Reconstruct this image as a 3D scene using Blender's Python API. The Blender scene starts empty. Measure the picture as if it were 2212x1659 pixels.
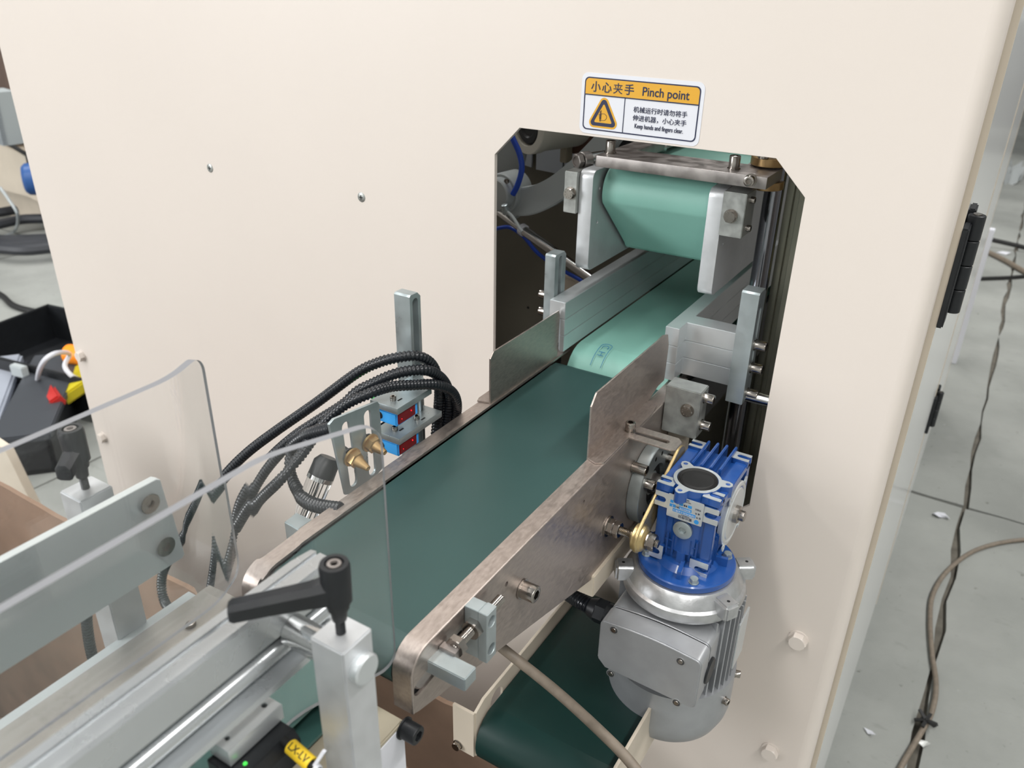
import bpy, bmesh, math, random
from mathutils import Vector, Matrix
random.seed(7)
PI = math.pi
SC = bpy.context.scene
COL = SC.collection

# ---------------------------------------------------------------- camera
FPX = 1741.69
CR = Vector((0.84963, 0.52716, 0.01756)).normalized()
CF = Vector((-0.46480, 0.76402, -0.44752)).normalized()
CU = CR.cross(CF).normalized()
CR = CF.cross(CU).normalized()
CAM = Vector((0.0, -0.70, 1.35))
cd = bpy.data.cameras.new('camera')
cam = bpy.data.objects.new('camera', cd); COL.objects.link(cam)
m = Matrix.Identity(4)
for i in range(3):
    m[i][0] = CR[i]; m[i][1] = CU[i]; m[i][2] = -CF[i]; m[i][3] = CAM[i]
cam.matrix_world = m
cd.sensor_fit = 'HORIZONTAL'; cd.sensor_width = 36.0; cd.lens = FPX / 2212 * 36.0
cd.clip_start = 0.02; cd.clip_end = 100
cd.dof.use_dof = True; cd.dof.focus_distance = 0.68; cd.dof.aperture_fstop = 11.0
SC.camera = cam

def P(ax, v, px, py):
    "point of the plane ax = v that the photograph shows at pixel px, py"
    d = CF + CR * ((px - 1106) / FPX) - CU * ((py - 829.5) / FPX)
    i = 'xyz'.index(ax)
    return CAM + d * ((v - CAM[i]) / d[i])

# ---------------------------------------------------------------- world, lamps, exposure
w = bpy.data.worlds.new('hall_air'); SC.world = w; w.use_nodes = True
w.node_tree.nodes['Background'].inputs[0].default_value = (0.80, 0.88, 1.0, 1)
w.node_tree.nodes['Background'].inputs[1].default_value = 0.35

def area(name, loc, target, sx, sy, power, col=(1, 1, 1)):
    l = bpy.data.lights.new(name, 'AREA'); l.shape = 'RECTANGLE'; l.size = sx; l.size_y = sy
    l.energy = power; l.color = col
    o = bpy.data.objects.new(name, l); COL.objects.link(o); o.location = loc
    o.rotation_euler = (Vector(target) - Vector(loc)).to_track_quat('-Z', 'Y').to_euler()
    return o
# daylight from the hall's open door, left behind the camera
area('door_daylight', (-6.5, -7.0, 3.2), (-0.4, 0, 0.9), 3.2, 3.2, 620, (0.97, 0.98, 1.0))
# two rows of strip lamps under the hall roof
for lx in (-6.0, -1.6, 2.8):
    for ly in (-6.0, -2.4, 1.0, 4.6):
        area('strip_lamp', (lx, ly, 6.1), (lx, ly, 0), 0.5, 2.6, 230 if lx > 0 else 140, (1.0, 0.985, 0.96))
SC.view_settings.view_transform = 'Standard'; SC.view_settings.look = 'None'
SC.view_settings.gamma = 1; SC.view_settings.use_curve_mapping = False
SC.view_settings.exposure = -0.27
SC.cycles.max_bounces = 14; SC.cycles.transmission_bounces = 12; SC.cycles.glossy_bounces = 6
SC.cycles.sample_clamp_indirect = 4.0

# ---------------------------------------------------------------- materials
def srgb(h):
    h = h.lstrip('#'); r = []
    for k in (0, 2, 4):
        c = int(h[k:k+2], 16) / 255
        r.append(c / 12.92 if c <= 0.04045 else ((c + 0.055) / 1.055) ** 2.4)
    return (*r, 1)

def mat(name, col, rough=0.5, metal=0.0, var=0.0, vscale=40, rvar=0.0, bump=0.0, bscale=200,
        stretch=None, coat=0.0, trans=0.0, ior=1.45, emit=None, spec=0.5, aniso=0.0, col2=None):
    mt = bpy.data.materials.new(name); mt.use_nodes = True
    nt = mt.node_tree; b = nt.nodes['Principled BSDF']; L = nt.links
    c = srgb(col) if isinstance(col, str) else (*col, 1)
    b.inputs['Base Color'].default_value = c
    b.inputs['Roughness'].default_value = rough; b.inputs['Metallic'].default_value = metal
    b.inputs['Coat Weight'].default_value = coat; b.inputs['Transmission Weight'].default_value = trans
    b.inputs['IOR'].default_value = ior; b.inputs['Specular IOR Level'].default_value = spec
    b.inputs['Coat Roughness'].default_value = 0.1
    if emit: b.inputs['Emission Color'].default_value = srgb(emit[0]); b.inputs['Emission Strength'].default_value = emit[1]
    if var or rvar or bump:
        tc = nt.nodes.new('ShaderNodeTexCoord'); mp = nt.nodes.new('ShaderNodeMapping')
        L.new(tc.outputs['Object'], mp.inputs[0])
        if stretch: mp.inputs['Scale'].default_value = stretch
        if var or rvar:
            n = nt.nodes.new('ShaderNodeTexNoise'); n.inputs['Scale'].default_value = vscale
            n.inputs['Detail'].default_value = 6; L.new(mp.outputs[0], n.inputs['Vector'])
        if var:
            rp = nt.nodes.new('ShaderNodeMix'); rp.data_type = 'RGBA'
            d = srgb(col2) if col2 else tuple(max(0, x * (1 - var)) for x in c[:3]) + (1,)
            e = c if col2 else tuple(min(1, x * (1 + var)) for x in c[:3]) + (1,)
            rp.inputs[6].default_value = d; rp.inputs[7].default_value = e
            r2 = nt.nodes.new('ShaderNodeMapRange'); r2.inputs[1].default_value = 0.35; r2.inputs[2].default_value = 0.65
            L.new(n.outputs['Fac'], r2.inputs[0]); L.new(r2.outputs[0], rp.inputs[0])
            L.new(rp.outputs[2], b.inputs['Base Color'])
        if rvar:
            mr = nt.nodes.new('ShaderNodeMapRange'); mr.inputs[1].default_value = 0.3; mr.inputs[2].default_value = 0.7
            mr.inputs[3].default_value = max(0.02, rough - rvar); mr.inputs[4].default_value = min(1, rough + rvar)
            L.new(n.outputs['Fac'], mr.inputs[0]); L.new(mr.outputs[0], b.inputs['Roughness'])
        if bump:
            n2 = nt.nodes.new('ShaderNodeTexNoise'); n2.inputs['Scale'].default_value = bscale
            n2.inputs['Detail'].default_value = 4; L.new(mp.outputs[0], n2.inputs['Vector'])
            bp = nt.nodes.new('ShaderNodeBump'); bp.inputs['Strength'].default_value = 1.0
            bp.inputs['Distance'].default_value = bump
            L.new(n2.outputs['Fac'], bp.inputs['Height']); L.new(bp.outputs[0], b.inputs['Normal'])
    return mt

def concrete():
    mt = mat('concrete', '#858783', 0.72, var=0.14, vscale=2.6, bump=0.0015, bscale=45)
    nt = mt.node_tree; L = nt.links; b = nt.nodes['Principled BSDF']
    src = b.inputs['Base Color'].links[0].from_socket
    tc = [n for n in nt.nodes if n.type == 'TEX_COORD'][0]
    ge = nt.nodes.new('ShaderNodeNewGeometry')
    def spots(scale, lo, hi, col, st=(1, 1, 1)):
        nonlocal src
        mp = nt.nodes.new('ShaderNodeMapping'); mp.inputs['Scale'].default_value = st; L.new(ge.outputs['Position'], mp.inputs[0])
        n = nt.nodes.new('ShaderNodeTexNoise'); n.inputs['Scale'].default_value = scale; n.inputs['Detail'].default_value = 5; n.inputs['Roughness'].default_value = .6
        L.new(mp.outputs[0], n.inputs['Vector'])
        r = nt.nodes.new('ShaderNodeMapRange'); r.inputs[1].default_value = lo; r.inputs[2].default_value = hi; L.new(n.outputs['Fac'], r.inputs[0])
        mx = nt.nodes.new('ShaderNodeMix'); mx.data_type = 'RGBA'; L.new(r.outputs[0], mx.inputs[0]); L.new(src, mx.inputs[6]); mx.inputs[7].default_value = srgb(col)
        L.new(mx.outputs[2], b.inputs['Base Color']); src = mx.outputs[2]
    spots(38, .66, .74, '#5c5b57'); spots(60, .70, .76, '#b0b1ac'); spots(9, .62, .80, '#6f706c', (1, 2.5, 1)); spots(1.3, .5, .8, '#9a9b97')
    return mt
CREAM = mat('cream_powder_coat', '#cbc2ba', 0.42, var=0.012, vscale=3, bump=0.00004, bscale=300)
CREAM2 = mat('cream_paint', '#c2b7a7', 0.45, var=0.03, vscale=12)
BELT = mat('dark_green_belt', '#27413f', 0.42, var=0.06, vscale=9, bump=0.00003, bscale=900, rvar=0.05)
BELTEDGE = mat('belt_edge_fabric', '#141a1a', 0.9)
MINT = mat('mint_belt', '#80b0a4', 0.45, var=0.04, vscale=14, rvar=0.05)
MINK = mat('belt_ink', '#3c7ba0', 0.6)
STEEL = mat('stainless_sheet', '#a89d96', 0.38, 0.85, var=0.10, vscale=500, rvar=0.08, bump=0.000035, bscale=1300, stretch=(1, .35, 1))
STEELD = mat('machined_steel', '#a19b98', 0.38, 0.85, var=0.15, vscale=80, rvar=0.1)
ZINC = mat('zinc_plated', '#a3acae', 0.36, 0.7, var=0.08, vscale=50, rvar=0.1)
ZINCD = mat('zinc_block', '#a0a29f', 0.4, 0.7, var=0.12, vscale=120, rvar=0.1)
ALU = mat('anodised_aluminium', '#c4c6c8', 0.42, 0.55, var=0.04, vscale=90, rvar=0.06, bump=0.00002, bscale=900)
ALUB = mat('milled_aluminium', '#cfd3d5', 0.34, 0.7, var=0.02, vscale=60, rvar=0.04)
ALUE = mat('extruded_aluminium', '#c6c9cb', 0.28, 0.8, var=0.03, vscale=20, rvar=0.06)
CHROME = mat('bright_steel', '#c9c9c8', 0.13, 1.0, var=0.05, vscale=20)
SCREW = mat('stainless_screw', '#9c9690', 0.2, 1.0, var=0.08, vscale=200)
SHAFT = mat('hardened_shaft', '#8d8f96', 0.16, 1.0, var=0.15, vscale=12, stretch=(4, 4, .3), rvar=0.06)
BLUEP = mat('blue_enamel', '#1c4789', 0.3, 0.0, coat=0.5, var=0.04, vscale=40)
SILVER = mat('silver_paint', '#9fa1a4', 0.38, 0.55, var=0.04, vscale=60)
SILVERC = mat('cast_aluminium', '#b4b5b6', 0.35, 0.8, var=0.08, vscale=120, bump=0.0003, bscale=160)
BLACKP = mat('black_plastic', '#17191c', 0.42, var=0.15, vscale=60)
HOSE = mat('black_corrugated_plastic', '#15181d', 0.28)
RUBBER = mat('black_rubber', '#141414', 0.6)
BRASS = mat('brass', '#a98c62', 0.34, 0.8, var=0.08, vscale=90)
GOLD = mat('yellow_passivated_steel', '#b9a477', 0.34, 0.8, var=0.12, vscale=80, rvar=0.1)
ACRYL = mat('clear_acrylic', (0.985, 0.99, 0.99), 0.015, trans=1.0, ior=1.49)
RIM = mat('sawn_acrylic_edge', '#8b8c90', 0.6, trans=0.3, ior=1.3)
CLEARB = mat('clear_polycarbonate', (0.97, 0.98, 0.98), 0.04, trans=1.0, ior=1.45)
SKY = mat('sensor_blue', '#3f9fe6', 0.4)
REDW = mat('red_window', '#6a0f16', 0.12, coat=0.6)
REDL = mat('red_diode', '#ff2030', 0.3, emit=('#ff1020', 2))
GREENL = mat('green_diode', '#48c24a', 0.3, emit=('#30c040', 1.2))
DARK = mat('recess_shade', '#0c0d0f', 0.7)  # near black standing for shade in holes, recesses and gaps; also the lid gasket
CARD = mat('corrugated_card', '#866f5e', 0.85, var=0.08, vscale=20)
CONC = concrete()
WHITE = mat('white_plastic', '#cccdd3', 0.4)
YEL = mat('sign_yellow', '#c9962a', 0.4)
NAVY = mat('sign_ink', '#1f2440', 0.5)
BLUET = mat('blue_air_hose', '#2549b0', 0.3)
GREYP = mat('grey_paint', '#a3a9aa', 0.45)
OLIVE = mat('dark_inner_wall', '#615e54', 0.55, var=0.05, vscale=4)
TAPE = mat('yellow_marker', '#e3bf2c', 0.45)
HOSEG = mat('dusty_grey_hose', '#71675b', 0.5, var=0.15, vscale=90)
BLUEB = mat('blue_motor_paint', '#2a5088', 0.35)
TAN = mat('tan_painted_steel', '#9a9280', 0.4)

# ---------------------------------------------------------------- builders
def rad_hex(a, th):
    t = (th % (PI / 3)) - PI / 6
    return a * math.cos(PI / 6) / math.cos(t)

def frame(d):
    d = d.normalized(); a = Vector((0, 0, 1)) if abs(d.z) < 0.9 else Vector((1, 0, 0))
    u = a.cross(d).normalized(); v = d.cross(u)
    return u, v

class G:
    def __init__(s): s.bm = bmesh.new()
    def box(s, x0, x1, y0, y1, z0, z1, M=None):
        vs = [s.bm.verts.new((x, y, z)) for x in (x0, x1) for y in (y0, y1) for z in (z0, z1)]
        for f in ((0, 1, 3, 2), (4, 6, 7, 5), (0, 4, 5, 1), (2, 3, 7, 6), (0, 2, 6, 4), (1, 5, 7, 3)):
            s.bm.faces.new([vs[i] for i in f])
        if M: bmesh.ops.transform(s.bm, matrix=M, verts=vs)
        return s
    def obox(s, c, ax, ay, az, hx, hy, hz):
        "box about c with half sizes along three directions"
        c = Vector(c); ax = Vector(ax).normalized(); ay = Vector(ay).normalized(); az = Vector(az).normalized()
        vs = [s.bm.verts.new(c + ax * i * hx + ay * j * hy + az * k * hz) for i in (-1, 1) for j in (-1, 1) for k in (-1, 1)]
        for f in ((0, 1, 3, 2), (4, 6, 7, 5), (0, 4, 5, 1), (2, 3, 7, 6), (0, 2, 6, 4), (1, 5, 7, 3)):
            s.bm.faces.new([vs[i] for i in f])
        return s
    def lathe(s, o, d, prof, n=24, hexset=(), close=True):
        "prof: (t along d, radius); indices in hexset get a hexagonal section"
        o = Vector(o); d = Vector(d).normalized(); u, v = frame(d); rings = []
        for i, (t, r) in enumerate(prof):
            if r <= 1e-9: rings.append([s.bm.verts.new(o + d * t)]); continue
            ring = []
            for k in range(n):
                th = 2 * PI * k / n; rr = rad_hex(r, th) if i in hexset else r
                ring.append(s.bm.verts.new(o + d * t + u * math.cos(th) * rr + v * math.sin(th) * rr))
            rings.append(ring)
        for a, b in zip(rings, rings[1:]):
            if len(a) == 1 and len(b) == 1: continue
            for k in range(n):
                k2 = (k + 1) % n
                if len(a) == 1: s.bm.faces.new((a[0], b[k], b[k2]))
                elif len(b) == 1: s.bm.faces.new((a[k], b[0], a[k2]))
                else: s.bm.faces.new((a[k], b[k], b[k2], a[k2]))
        if close:
            if len(rings[0]) > 1: s.bm.faces.new(rings[0])
            if len(rings[-1]) > 1: s.bm.faces.new(list(reversed(rings[-1])))
        return s
    def cyl(s, p0, p1, r, r1=None, n=24):
        p0 = Vector(p0); p1 = Vector(p1)
        return s.lathe(p0, p1 - p0, [(0, r), ((p1 - p0).length, r if r1 is None else r1)], n)
    def rod(s, p0, p1, r, c=0.0008, n=24):
        p0 = Vector(p0); p1 = Vector(p1); L = (p1 - p0).length
        return s.lathe(p0, p1 - p0, [(0, r - c), (c, r), (L - c, r), (L, r - c)], n)
    def thread(s, p0, p1, r, pitch=0.0012, n=16):
        p0 = Vector(p0); p1 = Vector(p1); L = (p1 - p0).length; k = max(2, int(L / pitch)); pr = []
        for i in range(k): pr += [(L * i / k, r * .86), (L * (i + .5) / k, r)]
        pr.append((L, r * .86))
        return s.lathe(p0, p1 - p0, pr, n)
    def prism(s, poly, ax, a0, a1, M=None):
        "poly in the two other axes (cyclic order), extruded along ax"
        i = 'xyz'.index(ax); o = [k for k in range(3) if k != i]
        def pt(p, a):
            q = [0, 0, 0]; q[o[0]] = p[0]; q[o[1]] = p[1]; q[i] = a; return q
        A = [s.bm.verts.new(pt(p, a0)) for p in poly]; B = [s.bm.verts.new(pt(p, a1)) for p in poly]
        s.bm.faces.new(A); s.bm.faces.new(list(reversed(B)))
        n = len(poly)
        for k in range(n): s.bm.faces.new((A[k], B[k], B[(k + 1) % n], A[(k + 1) % n]))
        if M: bmesh.ops.transform(s.bm, matrix=M, verts=A + B)
        return s
    def sweep(s, path, sect, closed_sect=True, caps=True):
        "path of (point, side, up): the 2D section is placed in (side, up)"
        rings = []
        for p, sd, up in path:
            rings.append([s.bm.verts.new(Vector(p) + Vector(sd) * a + Vector(up) * b) for a, b in sect])
        n = len(sect)
        for A, B in zip(rings, rings[1:]):
            for k in range(n if closed_sect else n - 1):
                s.bm.faces.new((A[k], B[k], B[(k + 1) % n], A[(k + 1) % n]))
        if caps and closed_sect: s.bm.faces.new(rings[0]); s.bm.faces.new(list(reversed(rings[-1])))
        return s
    def tube(s, pts, r, n=12, rf=None):
        pts = [Vector(p) for p in pts]; u = None; rings = []; acc = 0
        for i, p in enumerate(pts):
            t = (pts[min(i + 1, len(pts) - 1)] - pts[max(i - 1, 0)]).normalized()
            if u is None: u, _ = frame(t)
            u = (u - t * u.dot(t)).normalized(); v = t.cross(u)
            if i: acc += (p - pts[i - 1]).length
            rr = rf(i, acc) if rf else r
            rings.append([s.bm.verts.new(p + u * math.cos(2 * PI * k / n) * rr + v * math.sin(2 * PI * k / n) * rr) for k in range(n)])
        for A, B in zip(rings, rings[1:]):
            for k in range(n): s.bm.faces.new((A[k], B[k], B[(k + 1) % n], A[(k + 1) % n]))
        s.bm.faces.new(rings[0]); s.bm.faces.new(list(reversed(rings[-1])))
        return s
    def ball(s, c, r, n=16):
        pr = [(-r * math.cos(PI * k / 8), r * math.sin(PI * k / 8)) for k in range(9)]
        pr[0] = (-r, 0); pr[-1] = (r, 0)
        return s.lathe(c, (0, 0, 1), pr, n)
    def mesh(s, me):
        s.bm.from_mesh(me); return s
    def obj(s, name, mt, parent=None, bev=0.0, seg=2, ang=35, flat=False):
        bm = s.bm
        bmesh.ops.recalc_face_normals(bm, faces=bm.faces)
        if bev > 0:
            es = [e for e in bm.edges if len(e.link_faces) == 2 and e.calc_face_angle(0) > math.radians(40)]
            bmesh.ops.bevel(bm, geom=es, offset=bev, segments=seg, affect='EDGES', clamp_overlap=True)
        me = bpy.data.meshes.new(name)
        bm.verts.ensure_lookup_table()
        if parent is None:
            lo = Vector([min(v.co[i] for v in bm.verts) for i in range(3)]); hi = Vector([max(v.co[i] for v in bm.verts) for i in range(3)])
            org = Vector(((lo.x + hi.x) / 2, (lo.y + hi.y) / 2, lo.z))
        else:
            org = Vector((0, 0, 0)); q = parent
            while q: org += q.location; q = q.parent
        bmesh.ops.translate(bm, vec=-org, verts=bm.verts)
        bm.to_mesh(me); bm.free()
        if not flat:
            for p in me.polygons: p.use_smooth = True
            me.set_sharp_from_angle(angle=math.radians(ang))
        me.materials.append(mt)
        o = bpy.data.objects.new(name, me); COL.objects.link(o)
        if parent is None: o.location = org
        else: o.parent = parent
        return o

def tag(o, label=None, cat=None, group=None, kind=None):
    if label: o['label'] = label
    if cat: o['category'] = cat
    if group: o['group'] = group
    if kind: o['kind'] = kind
    return o
def T(name, label, cat, loc, group=None):
    o = bpy.data.objects.new(name, None); COL.objects.link(o); o.location = Vector(loc)
    o.empty_display_size = 0.02
    return tag(o, label, cat, group)

def circ2(cx, cy, r, n=24, a0=0, a1=2 * PI):
    full = abs(a1 - a0 - 2 * PI) < 1e-6
    return [(cx + r * math.cos(a0 + (a1 - a0) * k / (n if full else n - 1)), cy + r * math.sin(a0 + (a1 - a0) * k / (n if full else n - 1))) for k in range(n)]
def slot2(x0, y0, x1, y1, r, n=10):
    a = math.atan2(y1 - y0, x1 - x0)
    return circ2(x1, y1, r, n, a - PI / 2, a + PI / 2) + circ2(x0, y0, r, n, a + PI / 2, a + 3 * PI / 2)
def rrect(x0, y0, x1, y1, r, n=6):
    return (circ2(x1 - r, y0 + r, r, n, -PI / 2, 0) + circ2(x1 - r, y1 - r, r, n, 0, PI / 2)
            + circ2(x0 + r, y1 - r, r, n, PI / 2, PI) + circ2(x0 + r, y0 + r, r, n, PI, 1.5 * PI))

def plate(outer, holes, th, O, X, Y, bev=0.0):
    "flat plate with true holes: 2D outline in the frame (O, X, Y), thickness th centred; returns a mesh"
    cu = bpy.data.curves.new('tmp', 'CURVE'); cu.dimensions = '2D'; cu.fill_mode = 'BOTH'
    cu.extrude = max(th / 2 - bev, 0.00001); cu.bevel_depth = bev; cu.bevel_resolution = 1
    for lp in [outer] + list(holes):
        sp = cu.splines.new('POLY'); sp.points.add(len(lp) - 1)
        for i, p in enumerate(lp): sp.points[i].co = (p[0], p[1], 0, 1)
        sp.use_cyclic_u = True
    ob = bpy.data.objects.new('tmp', cu); COL.objects.link(ob)
    dg = bpy.context.evaluated_depsgraph_get()
    me = bpy.data.meshes.new_from_object(ob.evaluated_get(dg))
    bpy.data.objects.remove(ob); bpy.data.curves.remove(cu)
    X = Vector(X).normalized(); Y = Vector(Y).normalized(); Z = X.cross(Y)
    M = Matrix.Identity(4)
    for i in range(3): M[i][0] = X[i]; M[i][1] = Y[i]; M[i][2] = Z[i]; M[i][3] = O[i]
    me.transform(M)
    return me
def platex(x0, x1, outer, holes=(), bev=0.0):   # outline in (y, z), between x0 and x1
    return plate(outer, holes, abs(x1 - x0), ((x0 + x1) / 2, 0, 0), (0, 1, 0), (0, 0, 1), bev)
def platey(y0, y1, outer, holes=(), bev=0.0):   # outline in (x, z)
    return plate(outer, holes, abs(y1 - y0), (0, (y0 + y1) / 2, 0), (1, 0, 0), (0, 0, 1), bev)
def platez(z0, z1, outer, holes=(), bev=0.0):   # outline in (x, y)
    return plate(outer, holes, abs(z1 - z0), (0, 0, (z0 + z1) / 2), (1, 0, 0), (0, 1, 0), bev)

def text(name, body, size, O, X, Y, mt, parent, ext=0.00015, sx=1.0, bold=0.0, align='CENTER'):
    cu = bpy.data.curves.new('tmp', 'FONT'); cu.body = body; cu.size = size
    cu.align_x = align; cu.align_y = 'CENTER'; cu.extrude = ext; cu.offset = bold; cu.resolution_u = 4
    ob = bpy.data.objects.new('tmp', cu); COL.objects.link(ob)
    dg = bpy.context.evaluated_depsgraph_get()
    me = bpy.data.meshes.new_from_object(ob.evaluated_get(dg))
    bpy.data.objects.remove(ob); bpy.data.curves.remove(cu)
    X = Vector(X).normalized(); Y = Vector(Y).normalized(); Z = X.cross(Y)
    M = Matrix.Identity(4)
    for i in range(3): M[i][0] = X[i] * sx; M[i][1] = Y[i]; M[i][2] = Z[i]; M[i][3] = O[i]
    me.transform(M)
    return G().mesh(me).obj(name, mt, parent, flat=True)

def smooth(pts, k=8):
    pts = [Vector(p) for p in pts]; out = []
    for i in range(len(pts) - 1):
        p0 = pts[max(i - 1, 0)]; p1 = pts[i]; p2 = pts[i + 1]; p3 = pts[min(i + 2, len(pts) - 1)]
        for j in range(k):
            t = j / k
            out.append(0.5 * ((2 * p1) + (p2 - p0) * t + (2 * p0 - 5 * p1 + 4 * p2 - p3) * t * t + (3 * p1 - p0 - 3 * p2 + p3) * t ** 3))
    out.append(pts[-1]); return out
def resample(pts, step):
    out = [pts[0]]; acc = 0
    for a, b in zip(pts, pts[1:]):
        L = (b - a).length; d = step - acc
        while d <= L: out.append(a.lerp(b, d / L)); d += step
        acc = (L - (d - step)) if L > 0 else acc
    return out
def corrugated(name, ctrl, r, mt, parent=None, pitch=0.0034, n=14):
    q = pitch / 4; pts = resample(smooth(ctrl, 12), q)
    return G().tube(pts, r, n, rf=lambda i, a: r if i % 4 in (0, 1) else r * 0.84).obj(name, mt, parent, ang=50)

def socket(name, p, d, r, h, parent, mt=None, washer=True, n=24):
    d = Vector(d).normalized(); p = Vector(p); g = G(); w_ = 0.0
    if washer:
        w_ = r * 0.28
        g.lathe(p, d, [(0, r * 1.18), (w_ * .6, r * 1.18), (w_ * .6, r * 1.0), (w_, r * 1.0)], n)
    g.lathe(p + d * w_, d, [(0, r), (h - r * .16, r), (h - r * .05, r * .95), (h, r * .86), (h, r * .58), (h - r * .9, r * .54), (h - r * .9, 0)], n, hexset=(4, 5))
    return g.obj(name, mt or SCREW, parent, ang=30)
def hexbolt(name, p, d, r, h, parent, mt=None, washer=True, marks=False):
    d = Vector(d).normalized(); p = Vector(p); g = G(); w_ = 0.0
    if washer:
        w_ = r * 0.16; g.lathe(p, d, [(0, r * 1.12), (w_, r * 1.12)], 28)
    n = 24
    g.lathe(p + d * w_, d, [(0, r), (h - r * .12, r), (h, r * .88)], n, hexset=(0, 1))
    if marks:
        u, v = frame(d)
        for k in range(8):
            a = 2 * PI * k / 8 + .3; c = p + d * (w_ + h) + (u * math.cos(a) + v * math.sin(a)) * r * .62
            g.lathe(c - d * .0004, d, [(0, r * .09), (.0009, r * .06)], 6)
    return g.obj(name, mt or SCREW, parent, ang=25)

# ================================================================ SETTING
# concrete floor cut into slabs by dark joints (joints run along x and along y)
fl = G().box(-14, 9, -8, 16, -0.06, -0.012).obj('floor', mat('joint_dirt', '#5c5850', 0.9, var=.2, vscale=30)); tag(fl, kind='structure')
xs = [-14, -9.0, -4.4, -2.2, 0.118, 2.6, 5.8, 9]; ys = [-8, -4.5, -1.4, 1.66, 4.7, 7.8, 11, 16]
for i in range(len(xs) - 1):
    for j in range(len(ys) - 1):
        x0, x1, y0, y1 = xs[i] + .0065, xs[i + 1] - .0065, ys[j] + .0065, ys[j + 1] - .0065
        g = G()
        def edge(a, b, n):
            return [Vector(a).lerp(Vector(b), k / n) for k in range(n)]
        nn = 26 if (i in (3, 4) and j in (2, 3, 4)) else 4
        lp = edge((x0, y0), (x1, y0), nn) + edge((x1, y0), (x1, y1), nn) + edge((x1, y1), (x0, y1), nn) + edge((x0, y1), (x0, y0), nn)
        if nn > 4: lp = [p + Vector((random.uniform(-.008, .007), random.uniform(-.008, .007))) for p in lp]
        g.prism([(p.x, p.y) for p in lp], 'z', -0.02, 0.0)
        g.obj('slab', CONC, fl, flat=True)
HALLW = mat('hall_wall_paint', '#d3d5d4', 0.8, var=.05, vscale=1)
tag(G().box(-14.2, -14, -8, 16, 0, 6.4).obj('wall_left', HALLW), kind='structure')
tag(G().box(9, 9.2, -8, 16, 0, 6.4).obj('wall_right', HALLW), kind='structure')
tag(G().box(-14, 9, 16, 16.2, 0, 6.4).obj('wall_back', HALLW), kind='structure')
tag(G().box(-14, 9, -8.2, -8, 0, 6.4).obj('wall_front', HALLW), kind='structure')
tag(G().box(-14.2, 9.2, -8.2, 16.2, 6.4, 6.5).obj('ceiling', mat('roof_sheet', '#9aa0a4', .7)), kind='structure')

# ================================================================ MACHINE HOUSING
XL, XR_ = -1.327, -0.042
HZ0, HZ1, HX0, HX1, CH = 0.853, 1.2215, -0.452, -0.1433, 0.0290
house = T('machine_housing', 'tall cream painted machine housing with an eight-sided opening where the green belts run in', 'machine', (-0.7, 0, 0))
outer = [(XL, 0.06), (XR_, 0.06), (XR_, 2.1), (XL, 2.1)]
hole = [(HX0 + CH, HZ0), (HX1 - CH, HZ0), (HX1, HZ0 + CH), (HX1, HZ1 - CH), (HX1 - CH, HZ1), (HX0 + CH, HZ1), (HX0, HZ1 - CH), (HX0, HZ0 + CH)]
G().mesh(platey(0, 0.005, outer, [hole], 0.0004)).obj('front_panel', CREAM, house, ang=20)
# rounded right edge folding back
g = G(); R = 0.012; sec = []
for k in range(9):
    a = PI / 2 * k / 8; sec.append((XR_ + R * math.sin(a), R - R * math.cos(a)))
sec = [(XR_, 0.0)] + sec[1:] + [(XR_ + R, 0.030), (XR_ + R - .004, 0.030)]
for k in range(8, -1, -1):
    a = PI / 2 * k / 8; sec.append((XR_ + (R - .004) * math.sin(a), R - (R - .004) * math.cos(a)))
g.prism(sec, 'z', 0.06, 2.1).obj('folded_edge', CREAM, house, ang=40)
# plinth, side frame, roof, inner walls
G().box(XL, -0.034, 0.03, 2.3, 0.0, 0.06).obj('plinth', GREYP, house)
G().box(XL, XL + .004, 0.005, 2.3, 0.06, .90).obj('side_panel', CREAM, house, 0.0005)
G().box(XL, -.04, 2.3, 2.304, 0.06, 1.0).obj('rear_panel', CREAM, house, 0.0005)
G().box(XL, -.04, 0.005, .08, 2.05, 2.1).obj('top_beam', CREAM, house); G().box(XL, -.04, 2.22, 2.3, 2.05, 2.1).obj('top_beam', CREAM, house)
for y in (1.03, 2.27):
    G().box(-.06, -.034, y - .012, y + .012, .06, 2.09).obj('door_post', CREAM2, house, .001)
# hex bolts painted over with the panel, and two countersunk cross screws
for (bx, bz) in ((-1.307, .750), (-1.303, .587), (-.0706, .7423), (-.0724, .5737)):
    hexbolt('painted_bolt', (bx, 0, bz), (0, -1, 0), .0092, .0075, house, CREAM)
for (bx, bz) in ((-.8927, 1.1245), (-.6342, 1.1231)):
    g = G(); o = Vector((bx, 0.0, bz))
    g.lathe(o, (0, -1, 0), [(-.002, .0058), (0.0003, .0056), (.0009, .0046), (.0010, 0)], 24)
    sc = g.obj('cross_screw', ZINCD, house)
    g = G().box(bx - .0026, bx + .0026, -.0013, -.0008, bz - .0005, bz + .0005).box(bx - .0005, bx + .0005, -.0013, -.0008, bz - .0026, bz + .0026)
    g.obj('cross_recess', DARK, sc, flat=True)
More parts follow.
